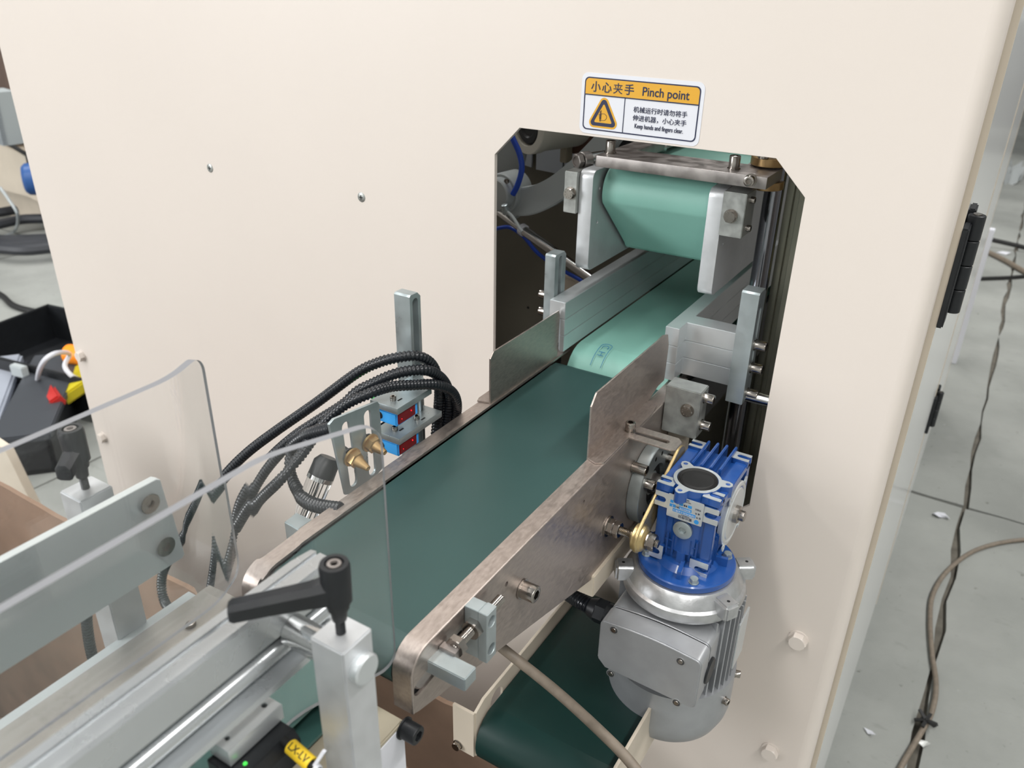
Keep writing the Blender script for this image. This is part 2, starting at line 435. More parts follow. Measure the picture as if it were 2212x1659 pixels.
# clear side doors with bright edges, hinged to the housing
def door(y0, y1, label):
    d = T('side_door', label, 'door', (-.029, (y0 + y1) / 2, .04))
    G().box(-.0300, -.0255, y0, y1, .045, 2.05).obj('clear_sheet', mat('smoky_acrylic', (.70, .70, .69), .18, trans=.08, ior=1.45) if 'smoky_acrylic' not in bpy.data.materials else bpy.data.materials['smoky_acrylic'], d, .0006)
    G().box(-.0315, -.0245, y0 - .001, y0 + .002, .045, 2.05).obj('edge_strip', CREAM2, d)
    G().box(-.0315, -.0245, y1 - .002, y1 + .001, .045, 2.05).obj('edge_strip', CREAM2, d)
    return d
door(.034, 1.02, 'smoky clear side door next to the cream front panel, two black hinges on it')
door(1.04, 2.28, 'second smoky clear side door, the one farther along the machine side')
def hinge(y, z0, z1, label):
    h = T('hinge', label, 'hinge', (-.025, y, z0))
    G().box(-.0255, -.0195, y - .030, y - .004, z0, z1).obj('leaf', BLACKP, h, .0012)
    G().box(-.0255, -.0195, y + .010, y + .036, z0 + .006, z1 + .008).obj('leaf', BLACKP, h, .0012)
    L = (z1 - z0) / 4
    for k in range(4):
        G().lathe((-.0175, y + .003, z0 + .006 + k * L), (0, 0, 1), [(0, .0062), (.0006, .0068), (L - .0012, .0068), (L - .0006, .0062)], 20).obj('knuckle', BLACKP, h)
    G().cyl((-.0175, y + .003, z1 + .0045), (-.0175, y + .003, z1 + .0065), .0035).obj('pin', SCREW, h)
hinge(.062, 1.092, 1.178, 'large black hinge at the right edge of the cream front panel')
hinge(1.03, .52, .60, 'smaller black hinge lower down where the two side doors meet')

# ================================================================ WARNING STICKER
def stk():
    s0, s1, t0, t1 = -.3586, -.2422, 1.2245, 1.2755
    a0 = P('y', 0, 1256, 158); a1 = P('y', 0, 1520, 181); b0 = P('y', 0, 1252, 284)
    X = (a1 - a0).normalized(); Z = Vector((0, -1, 0)); Y = Z.cross(X)
    W = (a1 - a0).length * 1.008; H = (a0 - b0).length * 1.035; O = b0 + Vector((0, 0, -.0006)) + X * -.0004
    t = T('warning_sticker', 'white and yellow pinch point warning sticker with a hand symbol above the opening', 'sticker', O)
    def q(x, y, d=0): return O + X * x * W + Y * y * H + Z * d
    def pl(poly, holes, d, th, name, mt, par=t):
        me = plate([(x * W, y * H) for x, y in poly], [[(x * W, y * H) for x, y in h] for h in holes], th, O + Z * d, X, Y)
        return G().mesh(me).obj(name, mt, par, flat=True)
    def rr(x0, y0, x1, y1, r):
        return [(x / W, y / H) for x, y in rrect(x0 * W, y0 * H, x1 * W, y1 * H, r)]
    back = pl(rr(0, 0, 1, 1, .006), [], .0002, .0003, 'film', WHITE)
    pl(rr(.028, .066, .972, .934, .0042), [rr(.037, .086, .963, .914, .0036)], .0005, .0002, 'border_line', NAVY)
    # yellow header, rounded at the top
    hd = [(.037, .655), (.963, .655)] + [p for p in rr(.037, .5, .963, .914, .0036) if p[1] > .655]
    pl(hd, [], .00045, .0002, 'header_band', YEL)
    pl([(.037, .64), (.963, .64), (.963, .658), (.037, .658)], [], .0006, .0002, 'divider', NAVY)
    pl([(.375, .075), (.381, .075), (.381, .65), (.375, .65)], [], .0006, .0002, 'divider', NAVY)
    def tri(cx, cy, a, r):
        pts = []
        vs = [(cx - a * .5, cy - a * .36), (cx + a * .5, cy - a * .36), (cx, cy + a * .56)]
        ang = [(PI * 7 / 6, ), (-PI / 6, ), (PI / 2, )]
        for (vx, vy), (aa,) in zip(vs, ang): pts += circ2(vx, vy, r, 7, aa - PI / 3, aa + PI / 3)
        return [(x / W, y / H) for x, y in pts]
    cx, cy = .205 * W, .330 * H
    pl(tri(cx, cy, .0190, .0046), [], .0005, .0002, 'triangle', YEL)
    pl(tri(cx, cy, .0190, .0029), [tri(cx, cy - .0002, .0155, .0010)], .0007, .0002, 'triangle_line', NAVY)
    g = G()
    def ln(pts, r=.00016):
        for a, b in zip(pts, pts[1:]):
            A = O + X * (cx + a[0]) + Y * (cy + a[1]) + Z * .0008; B_ = O + X * (cx + b[0]) + Y * (cy + b[1]) + Z * .0008
            g.cyl(A, B_, r, n=6)
    ln([(-.0032, -.0055), (-.0032, .0035)], .0003); ln([(-.0023, -.0055), (-.0023, .0045)])
    ln([(-.0023, .0012), (.0012, .0014), (.0032, .0), (.0034, -.0026), (.0016, -.0044), (-.0023, -.0046)])
    for k in range(4): ln([(-.0048 + k * .0003, .0004 - k * .0011), (-.0018, .0004 - k * .0011)], .00022)
    g.obj('hand_symbol', NAVY, t, flat=True)
    hs = .0098
    for k, ch in enumerate('小心夹手'):
        text('lettering', ch, hs * 1.0, q(.125 + k * .094, .772, .0007), X, Y, NAVY, t, bold=0 if ch == '夹' else .00010)
    text('lettering', 'Pinch point', .0105, q(.70, .772, .0007), X, Y, NAVY, t, sx=.92, bold=.00010)
    text('lettering', '机械运行时请勿将手', .0055, q(.672, .475, .0007), X, Y, NAVY, t, sx=1.03, bold=0)
    text('lettering', '伸进机器，小心夹手', .0055, q(.672, .34, .0007), X, Y, NAVY, t, sx=1.03, bold=0)
    text('lettering', 'Keep hands and fingers clear.', .0056, q(.672, .215, .0007), X, Y, NAVY, t, sx=.70, bold=.00003)
stk()

# ================================================================ INFEED CONVEYOR
ZR = 0.985; RXO, RXI = -0.2345, -0.2497; LXO, LXI = -0.3864, -0.3721; YN = -0.4251; YF = 0.035
conv = T('infeed_conveyor', 'belt conveyor with dark green belt between two brushed steel side rails', 'conveyor', (-.31, -.2, .86))
def rail(xo, xi, sgn, main):
    # side plate seen from +x with rounded upper near corner, plus a lip folded inwards along its top and near end
    r = .018; th = .0025
    corner = circ2(YN + r, ZR - r, r, 8, PI, PI / 2)
    ci = circ2(YN + r, ZR - r, r - .0012, 8, PI, PI / 2)
    out = [(YF, ZR - .0012)] + list(reversed(ci)) + [(YN + .0012, .9392), (YN + .006, .9370), (-.162, .8629), (YF, .860)]
    holes = []
    if main:
        a = P('x', xo, 912, 1478); b = P('x', xo, 958, 1398)
        holes = [slot2(-.4175, .9565, -.3745, .9615, .0058)]
        for px, py in ((1095, 1262), (1262, 1085)):
            c = P('x', xo, px, py); holes.append(circ2(c.y, c.z, .0021, 12))
    g = G().mesh(platex(xo - sgn * .0003, xo - sgn * th, out, holes, 0))
    path = [((0, YF, ZR), (1, 0, 0), (0, 0, -1))]
    for y, z in reversed(corner):
        n = Vector((0, -(y - (YN + r)), -(z - (ZR - r)))).normalized()
        path.append(((0, y, z), (1, 0, 0), n))
    path.append(((0, YN, .9392), (1, 0, 0), (0, 1, 0)))
    g.sweep(path, [(xo - sgn * .0011, 0), (xo - sgn * .0011, th), (xi, th), (xi, 0)])
    g.tube([Vector((xo - sgn * .0012, p[0][1], p[0][2])) + Vector(p[2]) * .0012 for p in path], .00125, 10)
    return g.obj('side_rail', STEEL, conv, ang=25)
rr_ = rail(RXO, RXI, 1, True)
rl_ = rail(LXO, LXI, -1, False)
# belt: closed loop round two rollers
def belt_loop(name, x0, x1, y0, y1, zt, r, mt, par, th=.0022, lower=None):
    g = G(); path = []
    def add(y, z, a): path.append(((0, y, z), (1, 0, 0), (0, math.cos(a), math.sin(a))))
    for k in range(13): a = PI / 2 + PI * k / 12; add(y0 + r + r * math.cos(a), zt - r + r * math.sin(a), a + PI)
    for k in range(13): a = -PI / 2 + PI * k / 12; add(y1 - r + r * math.cos(a), zt - r + r * math.sin(a), a + PI)
    path.append(path[0])
    g.sweep(path, [(x0, 0), (x1, 0), (x1, th), (x0, th)], caps=False)
    return g.obj(name, mt, par, ang=40)
belt_loop('belt', -.3703, -.2515, -.4245, .0125, .9822, .0185, BELT, conv)
belt_loop('belt_edge', -.3707, -.2511, -.4243, .0123, .9815, .0183, BELTEDGE, conv, .0012)
for yy in (-.406, -.006):
    G().rod((-.385, yy, .9637), (-.236, yy, .9637), .0155, .001, 32).obj('roller', STEELD, conv)
G().box(-.369, -.253, -.38, -.03, .970, .978).obj('belt_bed', STEELD, conv)
G().box(LXI - .0006, LXO + .003, -.38, -.02, .94, .975).obj('gap_shade', DARK, conv)  # black filler under the left lip, stands for the shade in the gap
for z in (.90, .93): G().rod((-.3839, -.10 - z + .9, z), (-.237, -.10 - z + .9, z), .006).obj('cross_bar', STEELD, conv)
G().box(-.384, -.240, -.36, -.352, .90, .93).obj('cross_plate', STEELD, conv)
G().box(-.2395, -.2380, -.4215, -.34, .935, .975).obj('slot_shade_backing', DARK, conv)  # backing sheet coloured black to stand for the shade inside the slot
# screws on the right rail
c = P('x', RXO, 1128, 1272); socket('socket_screw', (RXO, c.y, c.z), (1, 0, 0), .0068, .0105, conv)
# belt tensioner: block with two counterbores, jack screw, lock nut, sliding square shaft end
tn = T('belt_tensioner', 'zinc plated belt tensioner block with jack bolt on the right rail', 'tensioner', P('x', RXO, 1045, 1420))
a = P('x', -.2175, 1039, 1326); b = P('x', -.2175, 1039, 1437)
y0b, z1b = -.3735, P('x', -.2175, 1055, 1331).z
c0 = P('x', -.2165, 1053, 1331); c1 = P('x', -.2165, 1076, 1306); cb = P('x', -.2165, 1053, 1432)
yb0, yb1, zb1, zb0 = c0.y, c0.y + .0105, c0.z, cb.z
h1 = P('x', -.2165, 1069, 1343); h2 = P('x', -.2165, 1069, 1415)
blk = [(yb0, zb0), (yb1, zb0), (yb1, zb1), (yb0, zb1)]
ym = (yb0 + yb1) / 2
G().mesh(platex(-.2165, -.2235, blk, [circ2(ym, zb1 - .0085, .0046, 20), circ2(ym, zb0 + .0085, .0046, 20)], .0004)).box(RXO, -.2236, yb0, yb1, zb0, zb1).obj('block', ZINC, tn, .0003)
for zz in (zb1 - .0085, zb0 + .0085):
    G().lathe((-.2236, ym, zz), (1, 0, 0), [(0, .0038), (.0026, .0038), (.0026, .0020), (.001, .0018), (.001, 0)], 20, hexset=(2, 3)).obj('socket_screw', SCREW, tn)
zj = (zb0 + zb1) / 2 + .0005; xj = -.2265
zj1 = zb1 - .014; 
G().thread((xj, yb0 - .024, zj1), (xj, yb1 + .022, zj1), .0035, .0014).obj('jack_screw', SCREW, tn)
hexbolt('lock_nut', (xj, yb0, zj1), (0, -1, 0), .0074, .0050, tn, washer=False)
hexbolt('jack_screw_head', (xj, yb0 - .018, zj1), (0, -1, 0), .0074, .0052, tn, washer=False)
q0 = P('x', -.2085, 983, 1440)
G().box(-.262, -.2065, yb0 - .040, yb0 - .0275, zj1 - .011, zj1 - .0005).obj('slide_block', ZINC, tn, .0006)
G().box(-.2345, -.2225, yb0 - .0285, yb0 - .0225, zj1 - .006, zj1 + .002).obj('push_plate', STEELD, tn, .0004)

# steel guide plates standing on the rails
def guide_plate(name, label, x, outl, flange, xo, tabs=None):
    t = T(name, label, 'guide plate', (x, outl[0][0], ZR))
    g = G().mesh(platex(x - .0008, x + .0008, outl, [], .0002))
    g.mesh(platez(ZR + .0002, ZR + .0018, flange[0], flange[1], .0001))
    g.obj('bent_sheet', STEEL, t, ang=30)
    return t
zt = 1.0435
gp = guide_plate('guide_plate', 'steel side plate with a chamfered corner on the right rail, its slotted tab sticking out', -.2495,
    [(-.1635, ZR), (-.035, ZR), (-.012, .992), (.004, .992), (.006, 1.030), (.0005, 1.043), (-.012, 1.0465), (-.024, 1.0455), (-.155, 1.0455), (-.1635, 1.036)],
    ([(-.2495, -.1633), (-.2405, -.1670), (-.2345, -.1625), (-.2345, -.112), (-.196, -.112), (-.1915, -.108), (-.1915, -.094), (-.196, -.089), (-.2345, -.089), (-.2345, -.060), (-.2375, -.040), (-.2495, -.040)],
     [slot2(-.234, -.1005, -.2035, -.1005, .0032)]), -.2345)
socket('socket_screw', (-.2385, -.1005, ZR + .0018), (0, 0, 1), .0046, .0075, gp)
gpl = guide_plate('guide_plate', 'steel side plate on the left rail with green reflections, in front of the stacked bars', -.3745,
    [(-.125, ZR - .004), (.0075, ZR - .004), (.0095, 1.0325), (.0075, 1.038), (-.1195, 1.038), (-.125, 1.0325)],
    ([(-.3745, -.125), (-.3865, -.1285), (-.3885, -.123), (-.3885, -.02), (-.3745, -.02)], []), -.3864)

# round bearing housing of the drive roller
YB, ZB = -.0626, .914
bh = T('bearing_housing', 'round steel bearing flange bolted on the right side plate behind the gearbox', 'bearing', (RXO, YB, ZB - .041))
G().lathe((RXO, YB, ZB), (1, 0, 0), [(0, .0405), (.0008, .041), (.0115, .041), (.0122, .0404), (.0122, .0215), (.0075, .0205), (.0075, .0125), (.0085, .0125), (.0085, 0)], 64).obj('flange', ZINC, bh)
G().lathe((RXO + .0076, YB, ZB), (1, 0, 0), [(0, .0195), (.001, .0195), (.001, .0125), (.0008, .0125)], 40).obj('bearing_seal', RUBBER, bh)
G().rod((-.24, YB, ZB), (-.196, YB, ZB), .0105, .0006, 32).obj('drive_shaft', STEELD, bh)
for a in (2.62, .52, -1.5):
    yy, zz = YB + .031 * math.cos(a), ZB + .031 * math.sin(a)
    socket('socket_screw', (RXO + .0122, yy, zz), (1, 0, 0), .0052, .0095, bh, washer=False)
for a in (1.25, 1.75, -2.4):
    G().lathe((RXO + .0123, YB + .0315 * math.cos(a), ZB + .0315 * math.sin(a)), (1, 0, 0), [(0, .0024), (.0002, .0018), (.0002, 0)], 14).obj('tapped_hole', DARK, bh)
sc1 = P('x', RXO, 1368, 1008)
socket('socket_screw', (RXO, sc1.y, sc1.z), (1, 0, 0), .0052, .0125, conv)

# torque arm: threaded stud with nuts, passivated ring and strap
AY, AZ = P('x', -.2345, 1313, 1136).y, P('x', -.2345, 1313, 1136).z
ta = T('torque_arm', 'yellow passivated torque arm with ring joint and lock nuts beside the gearbox', 'torque arm', (RXO, AY, AZ - .01))
G().thread((RXO, AY, AZ), (-.185, AY, AZ), .0040, .0013).obj('stud', SCREW, ta)
G().lathe((RXO, AY, AZ), (1, 0, 0), [(0, .0100), (.0014, .0100)], 28).obj('washer', SCREW, ta)
hexbolt('nut', (RXO + .0016, AY, AZ), (1, 0, 0), .0079, .0052, ta, washer=False)
hexbolt('nut', (RXO + .0072, AY, AZ), (1, 0, 0), .0079, .0052, ta, washer=False)
rx = -.2105
G().lathe((rx, AY, AZ), (1, 0, 0), [(0, .0060), (.0015, .0090), (.0035, .0125), (.0055, .0125), (.0062, .0138), (.0092, .0138), (.010, .0125), (.0120, .0115), (.0138, .0088), (.0150, .0072), (.015, 0)], 36).obj('ring', GOLD, ta, ang=20)
hexbolt('bolt_head', (rx + .0152, AY, AZ), (1, 0, 0), .0078, .0062, ta, washer=True)
d = Vector((0, YB - AY, ZB + .034 - AZ)); Ld = d.length; d.normalize(); up = Vector((1, 0, 0)).cross(d)
g = G()
outl = circ2(Ld, 0, .014, 12, -PI / 2, PI / 2) + circ2(0, 0, .0135, 12, PI / 2, 1.5 * PI)
me = plate(outl, [], .0030, (rx + .0078, AY, AZ), d, Vector((-1, 0, 0)).cross(d), .0005)
g.mesh(me).obj('strap', GOLD, ta)

# ================================================================ WORM GEARBOX
GX0, GX1, GY0, GY1, GZ0, GZ1 = -.2005, -.1433, -.1200, -.0300, .8785, .9560
WX, WY = -.1712, -.0985
gb = T('worm_gearbox', 'blue finned worm gearbox on top of the silver motor', 'gearbox', (WX, WY, .868))
g = G()
bx0, bx1, by0, by1 = GX0 + .006, GX1 - .005, GY0 + .006, GY1 - .004
g.prism([(bx0, by0), (bx1, by0), (bx1, by1), (bx0, by1)], 'z', GZ0 - .002, GZ1 - .006)
g.lathe((WX, WY, GZ0 + .01), (0, 0, 1), [(0, .0205), (.058, .0200), (.0685, .0186)], 40)
g.lathe((GX0 + .004, YB, ZB), (1, 0, 0), [(0, .026), (.002, .0275), (.0525, .0275), (.054, .026)], 40)
# vertical ribs of the front face
for k in range(6):
    x = GX0 + .014 + k * .0055
    g.box(x, x + .0016, GY0 - .0002 + .0018, GY0 + .008, GZ0 + .004, GZ0 + .027)
for z in (GZ0 + .009, GZ0 + .018): g.box(GX0 + .012, GX1 - .014, GY0 + .003, GY0 + .008, z, z + .0015)
for x in (GX0 + .002, GX1 - .0115):
    g.box(x, x + .0095, GY0 + .0035, GY0 + .010, GZ0 - .002, GZ1 - .001)
g.box(WX - .004, WX + .004, GY0 + .0005, GY0 + .010, GZ0 - .006, GZ0 + .012)
# cooling fins at the back upper side
for k in range(4):
    x = GX0 + .0135 + k * .0088
    g.box(x, x + .0024, -.074, GY1 + .004, GZ1 - .022, GZ1 + .001 + .0006 * k)
    g.box(x, x + .0024, GY1 - .004, GY1 + .006, GZ0 + .01, GZ1 - .02)
for x in (GX0, GX1 - .011):
    g.box(x, x + .011, GY0 + .005, GY1 + .001, GZ1 - .011, GZ1 - .0035)
    g.box(x, x + .011, GY1 - .010, GY1, GZ0 + .004, GZ1 - .005)
# side ribs of the right face
for k in range(3): g.box(GX1 - .006, GX1 - .0015, GY0 + .010 + .006 * k, GY0 + .0118 + .006 * k, GZ0 - .002, GZ0 + .030)
g.obj('casing', BLUEP, gb, .0007, 2, 35)
# machined feet: eight corner pads with open slots; silver on the faces, blue below
def pad_top(cx, cy, sx, sy, mx):
    # mx: +1 slot opens to +x, -1 to -x ; pad in the plane z = GZ1
    x0, x1 = cx - sx / 2, cx + sx / 2; y0, y1 = cy - sy / 2, cy + sy / 2
    r = .0027
    if mx < 0: pts = [(x0, y0), (x1, y0), (x1, y1), (x0, y1), (x0, cy + r)] + circ2(cx + .001, cy, r, 8, PI / 2, -PI / 2) + [(x0, cy - r)]
    else: pts = [(x0, y1), (x0, y0), (x1, y0), (x1, cy - r)] + circ2(cx - .001, cy, r, 8, -PI / 2, -1.5 * PI) + [(x1, cy + r), (x1, y1)]
    G().mesh(platez(GZ1 - .0075, GZ1 - .0006, pts)).obj('foot', BLUEP, gb, flat=True)
    f = G().mesh(platez(GZ1 - .0006, GZ1, pts)).obj('machined_face', ALUB, gb, flat=True)
def pad_front(cx, cz, sx, sz, mx, top=True):
    x0, x1 = cx - sx / 2, cx + sx / 2; z0, z1 = cz - sz / 2, cz + sz / 2; r = .0028
    if mx < 0: pts = [(x0, z0), (x1, z0), (x1, z1), (x0, z1), (x0, cz + r)] + circ2(cx + .001, cz, r, 8, PI / 2, -PI / 2) + [(x0, cz - r)]
    else: pts = [(x0, z1), (x0, z0), (x1, z0), (x1, cz - r)] + circ2(cx - .001, cz, r, 8, -PI / 2, -1.5 * PI) + [(x1, cz + r), (x1, z1)]
    G().mesh(platey(GY0 + .0006, GY0 + .009, pts)).obj('foot', BLUEP, gb, flat=True)
    G().mesh(platey(GY0, GY0 + .0006, pts)).obj('machined_face', ALUB, gb, flat=True)
pad_top(GX0 + .007, GY0 + .0075, .015, .013, -1); pad_top(GX1 - .008, GY0 + .0075, .016, .013, 1)
pad_top(GX0 + .008, GY1 - .007, .016, .013, -1); pad_top(GX1 - .008, GY1 - .006, .017, .013, 1)
pad_front(GX0 + .006, GZ1 - .016, .013, .015, -1); pad_front(GX1 - .008, GZ1 - .017, .017, .016, 1)
pad_front(GX0 + .006, GZ0 + .004, .013, .015, -1); pad_front(GX1 - .010, GZ0 + .001, .017, .017, 1)
# round cap at the worm shaft end
trif = []
for k in range(3):
    a = PI / 2 * 0 + 2 * PI * k / 3 + 2.35
    trif.append((WX + .0262 * math.cos(a), WY + .0262 * math.sin(a)))
outl = []
for k in range(60):
    a = 2 * PI * k / 60; r = .0212
    for tx, ty in trif:
        da = math.atan2(ty - WY, tx - WX) - a; da = (da + PI) % (2 * PI) - PI
        if abs(da) < .20: r = max(r, .0262 + math.sqrt(max(0, .0044 ** 2 - (.0262 * math.sin(da)) ** 2)))
    outl.append((WX + r * math.cos(a), WY + r * math.sin(a)))
G().mesh(platez(GZ1 - .010, GZ1 + .0012, outl)).obj('cover_boss', BLUEP, gb, .0003)
G().mesh(platez(GZ1 + .0012, GZ1 + .0018, outl, [circ2(x, y, .0022, 12) for x, y in trif] + [circ2(WX, WY, .0182, 40)])).obj('machined_face', ALUB, gb, flat=True)
G().lathe((WX, WY, GZ1 + .0008), (0, 0, 1), [(0, .0180), (.0012, .0176), (.0006, .0162), (.0014, .0156), (.0008, .0145), (.0012, .0138), (.0010, .003), (.0004, 0)], 48).obj('rubber_cap', RUBBER, gb, ang=20)
for x, y in trif:
    G().lathe((x, y, GZ1 + .0010), (0, 0, 1), [(0, .0021), (.0001, 0)], 12).obj('tapped_hole', DARK, gb)
# output cover on the right side
G().lathe((GX1 - .004, YB - .004, ZB - .001), (1, 0, 0), [(0, .0315), (.0045, .0315), (.0055, .0305), (.0058, .0278), (.0045, .0265), (.0045, .0255), (.0058, .0245)], 56).obj('output_cover', ALUB, gb, ang=25)
G().lathe((GX1 - .002, YB - .004, ZB - .001), (1, 0, 0), [(0, .0245), (.001, .0245), (.0012, .019), (.0030, .0185), (.0030, .0115), (.0015, .011)], 48).obj('oil_seal', mat('dark_seal', '#55585a', .4, .5), gb, ang=25)
G().rod((GX1 - .004, YB - .004, ZB - .001), (GX1 + .0065, YB - .004, ZB - .001), .0085, .0008, 28).rod((GX1, YB - .004, ZB - .001), (GX1 + .0115, YB - .004, ZB - .001), .0050, .0008, 20).obj('output_shaft', SCREW, gb)
for a in (.85, 2.3, -2.3, -.85):
    G().lathe((GX1 + .0008, YB - .004 + .0355 * math.cos(a) * .93, ZB - .001 + .0335 * math.sin(a)), (1, 0, 0), [(0, .0038), (.0012, .0038), (.0012, .0018), (0.0004, .0018), (.0004, 0)], 16).obj('lug', ALUB, gb)
# front plug and name plate
G().lathe((GX0 + .0285, GY0 + .0008, GZ1 - .0405), (0, -1, 0), [(0, .0088), (.0022, .0088), (.0026, .0082), (.0026, .0038), (.0004, .0030), (.0004, 0)], 32, hexset=(3, 4, 5)).obj('drain_plug', ZINC, gb)
pxc, pzc = (GX0 + GX1) / 2 - .0002, GZ1 - .0182; pw, phh = .0325, .0235
npl = G().mesh(platey(GY0 - .0014, GY0 - .0009, rrect(pxc - pw / 2, pzc - phh / 2, pxc + pw / 2, pzc + phh / 2, .001))).box(pxc - .013, pxc + .013, GY0 - .0010, GY0 + .007, pzc - .009, pzc + .009).obj('name_plate', ALUB, gb, flat=True)
LB = mat('plate_blue', '#2f86c8', .4)
yo = GY0 - .0015
for (x, z, sx, sz) in ((-.0005, -.0035, .021, .0032), (.0002, .0004, .0115, .0030), (-.0115, .0004, .0055, .0030), (-.004, .0044, .0036, .0028), (.004, .0044, .0036, .0028), (-.0125, .0044, .0030, .0028)):
    G().box(pxc + x - sx / 2, pxc + x + sx / 2, yo, yo + .0002, pzc + z - sz / 2, pzc + z + sz / 2).obj('name_plate_field', LB, npl, flat=True)
G().lathe((pxc + .0115, yo + .0001, pzc - .0085), (0, -1, 0), [(0, .0022), (.0002, .0022)], 20).obj('name_plate_logo', LB, npl)
NX, NY = (-1, 0, 0), (0, 0, -1)     # the plate is mounted upside down
for body, x, z, s, mm in (('NMRV030-5-63B14', -.0005, -.0035, .0026, WHITE), ('BA602378', .0002, .0004, .0024, WHITE), ('5', -.0115, .0004, .0026, WHITE),
                          ('型 号', .0128, -.0035, .0020, NAVY), ('编 号', .0115, .0004, .0020, NAVY), ('速比', -.0072, .0004, .0019, NAVY), ('安装位', .0115, .0044, .0019, NAVY),
                          ('重量', 0, .0044, .0018, NAVY), ('紫光传动', .001, -.0082, .0034, NAVY), ('TRANSMISSION', .001, -.0062, .0012, NAVY), ('1521080910211', -.001, .0085, .0019, NAVY), ('精密减速机', 0, .0105, .0012, NAVY)):
    text('lettering', body, s, (pxc + x, yo - .0002, pzc + z), NX, NY, mm, npl, ext=.00005, sx=.95)
# round mounting flange between gearbox and motor
g = G().lathe((WX, WY, .8655), (0, 0, 1), [(0, .0440), (.0010, .0450), (.0062, .0450), (.0072, .0440), (.0076, .030), (.013, .025)], 72)
for a in (0.15, .15 + PI / 2, .15 + PI, .15 - PI / 2):
    c = Vector((WX + .028 * math.cos(a), WY + .028 * math.sin(a), .876)); dd = Vector((math.cos(a), math.sin(a), 0))
    g.obox(c, dd, Vector((-dd.y, dd.x, 0)), (0, 0, 1), .009, .0018, .0055)
g.obj('mounting_flange', BLUEP, gb, ang=30)
for a in (-2.62, -1.05, .52, 2.09):
    hexbolt('flange_bolt', (WX + .0375 * math.cos(a), WY + .0375 * math.sin(a), .8729), (0, 0, 1), .0040, .0042, gb, ZINC, washer=True)

# ================================================================ MOTOR
mo = T('electric_motor', 'silver electric motor with terminal box hanging under the blue gearbox', 'motor', (WX, WY, .690))
MZ = .8655
G().lathe((WX, WY, MZ), (0, 0, -1), [(0, .0470), (.003, .0500), (.0125, .0540), (.0145, .0565), (.020, .0578), (.024, .0570)], 72).obj('end_shield', SILVERC, mo, ang=25)
for a in (PI + .55, -.52, .62, 2.2):
    d_ = Vector((math.cos(a), math.sin(a), 0)); c = Vector((WX, WY, MZ - .010)) + d_ * .0565
    g = G().obox(c, d_, Vector((-d_.y, d_.x, 0)), (0, 0, 1), .0095, .0085, .0085)
    lg = g.obj('lug', SILVERC, mo, .0025, 3)
    G().lathe(c + Vector((0, 0, .0084)) + d_ * .002, (0, 0, 1), [(0, .0017), (.0003, .0012), (.0003, 0)], 12).obj('lug_hole', DARK, lg)
G().cyl((WX, WY, MZ - .024), (WX, WY, MZ - .125), .0480, n=64).obj('stator', SILVER, mo)
g = G()
for k in range(48):
    a = 2 * PI * k / 48
    if -2.65 < ((a + PI) % (2 * PI) - PI) < -.75: continue
    d_ = Vector((math.cos(a), math.sin(a), 0))
    g.obox(Vector((WX, WY, MZ - .0745)) + d_ * .0520, d_, Vector((-d_.y, d_.x, 0)), (0, 0, 1), .0070, .0008, .0495)
g.obj('cooling_fins', SILVER, mo)
# fan cowl: round, open at the top, tapered bottom
G().lathe((WX, WY, MZ - .112), (0, 0, -1), [(0, .0600), (.0, .0618), (.042, .0618), (.052, .0602), (.064, .0555), (.073, .048), (.077, .030), (.077, 0)], 72).obj('fan_cowl', SILVER, mo, ang=25)
G().lathe((WX, WY, MZ - .1125), (0, 0, -1), [(0.010, .0603), (.012, .0603), (.012, 0)], 48).obj('cowl_inside', DARK, mo)
for a in (-.25, .25):
    d_ = Vector((math.cos(a), math.sin(a), 0)); socket('cowl_screw', Vector((WX, WY, MZ - .122 - (.008 if a < 0 else 0))) + d_ * .0618, d_, .0036, .004, mo, washer=True)
G().box(WX + .058, WX + .060, WY - .004, WY + .026, MZ - .100, MZ - .045).obj('rating_plate', ALUB, mo, .0004)
# terminal box on the camera side, tilted with the lid seam
TX0, TX1, TZ0, TZ1 = -.2185, -.1222, .7765, .8335
def tbox(ya, yb, ins, name, mt, r=.006):
    x0, x1, z0, z1 = TX0 + ins, TX1 - ins, TZ0 + ins, TZ1 - ins; pts = []
    pts += circ2(x1 - r, z0 + r, r, 6, -PI / 2, 0) + circ2(x1 - r, z1 - r, r, 6, 0, PI / 2)
    for k in range(1, 12): t = k / 12; pts.append((x1 - r + (x0 + 2 * r - x1) * t, z1 + .0028 * math.sin(PI * t)))
    pts += circ2(x0 + r, z1 - r, r, 6, PI / 2, PI) + [(x0, z0 + .010), (x0 + .008, z0 + .002)]
    return G().prism(pts, 'y', ya, yb).obj(name, mt, mo, .0012, 3, 30)
tbox(-.1545, -.112, .0004, 'terminal_box', SILVER)
tbox(-.1560, -.1535, .0012, 'lid_gasket', DARK)
lid = tbox(-.1785, -.1558, 0, 'terminal_lid', SILVER)
for (px, py) in ((1326, 1361), (1470, 1429), (1319, 1455), (1461, 1518)):
    c = P('y', -.1786, px, py)
    G().lathe(c, (0, -1, 0), [(-.0010, .0042), (.0003, .0042), (.0003, .0036), (-.0008, .0034), (-.0008, 0)], 24).obj('screw_well', SILVERC, lid)
    G().lathe(c + Vector((0, -.0003, 0)), (0, -1, 0), [(0, .0035), (.0001, 0)], 24).obj('well_shadow', mat('well_shade', '#3c3d40', .5) if 'well_shade' not in bpy.data.materials else bpy.data.materials['well_shade'], lid)  # the lid is solid here; this dark disc paints the shade of a well
    G().lathe(c + Vector((0, -.0004, 0)), (0, -1, 0), [(0, .0024), (.0006, .0021), (.0006, 0)], 16).obj('lid_screw', SCREW, lid)
G().lathe((TX1 - .001, -.150, .800), (1, 0, 0), [(0, .0125), (.002, .0125), (.003, .0115), (.003, 0)], 28).obj('blanking_plug', BLACKP, mo)
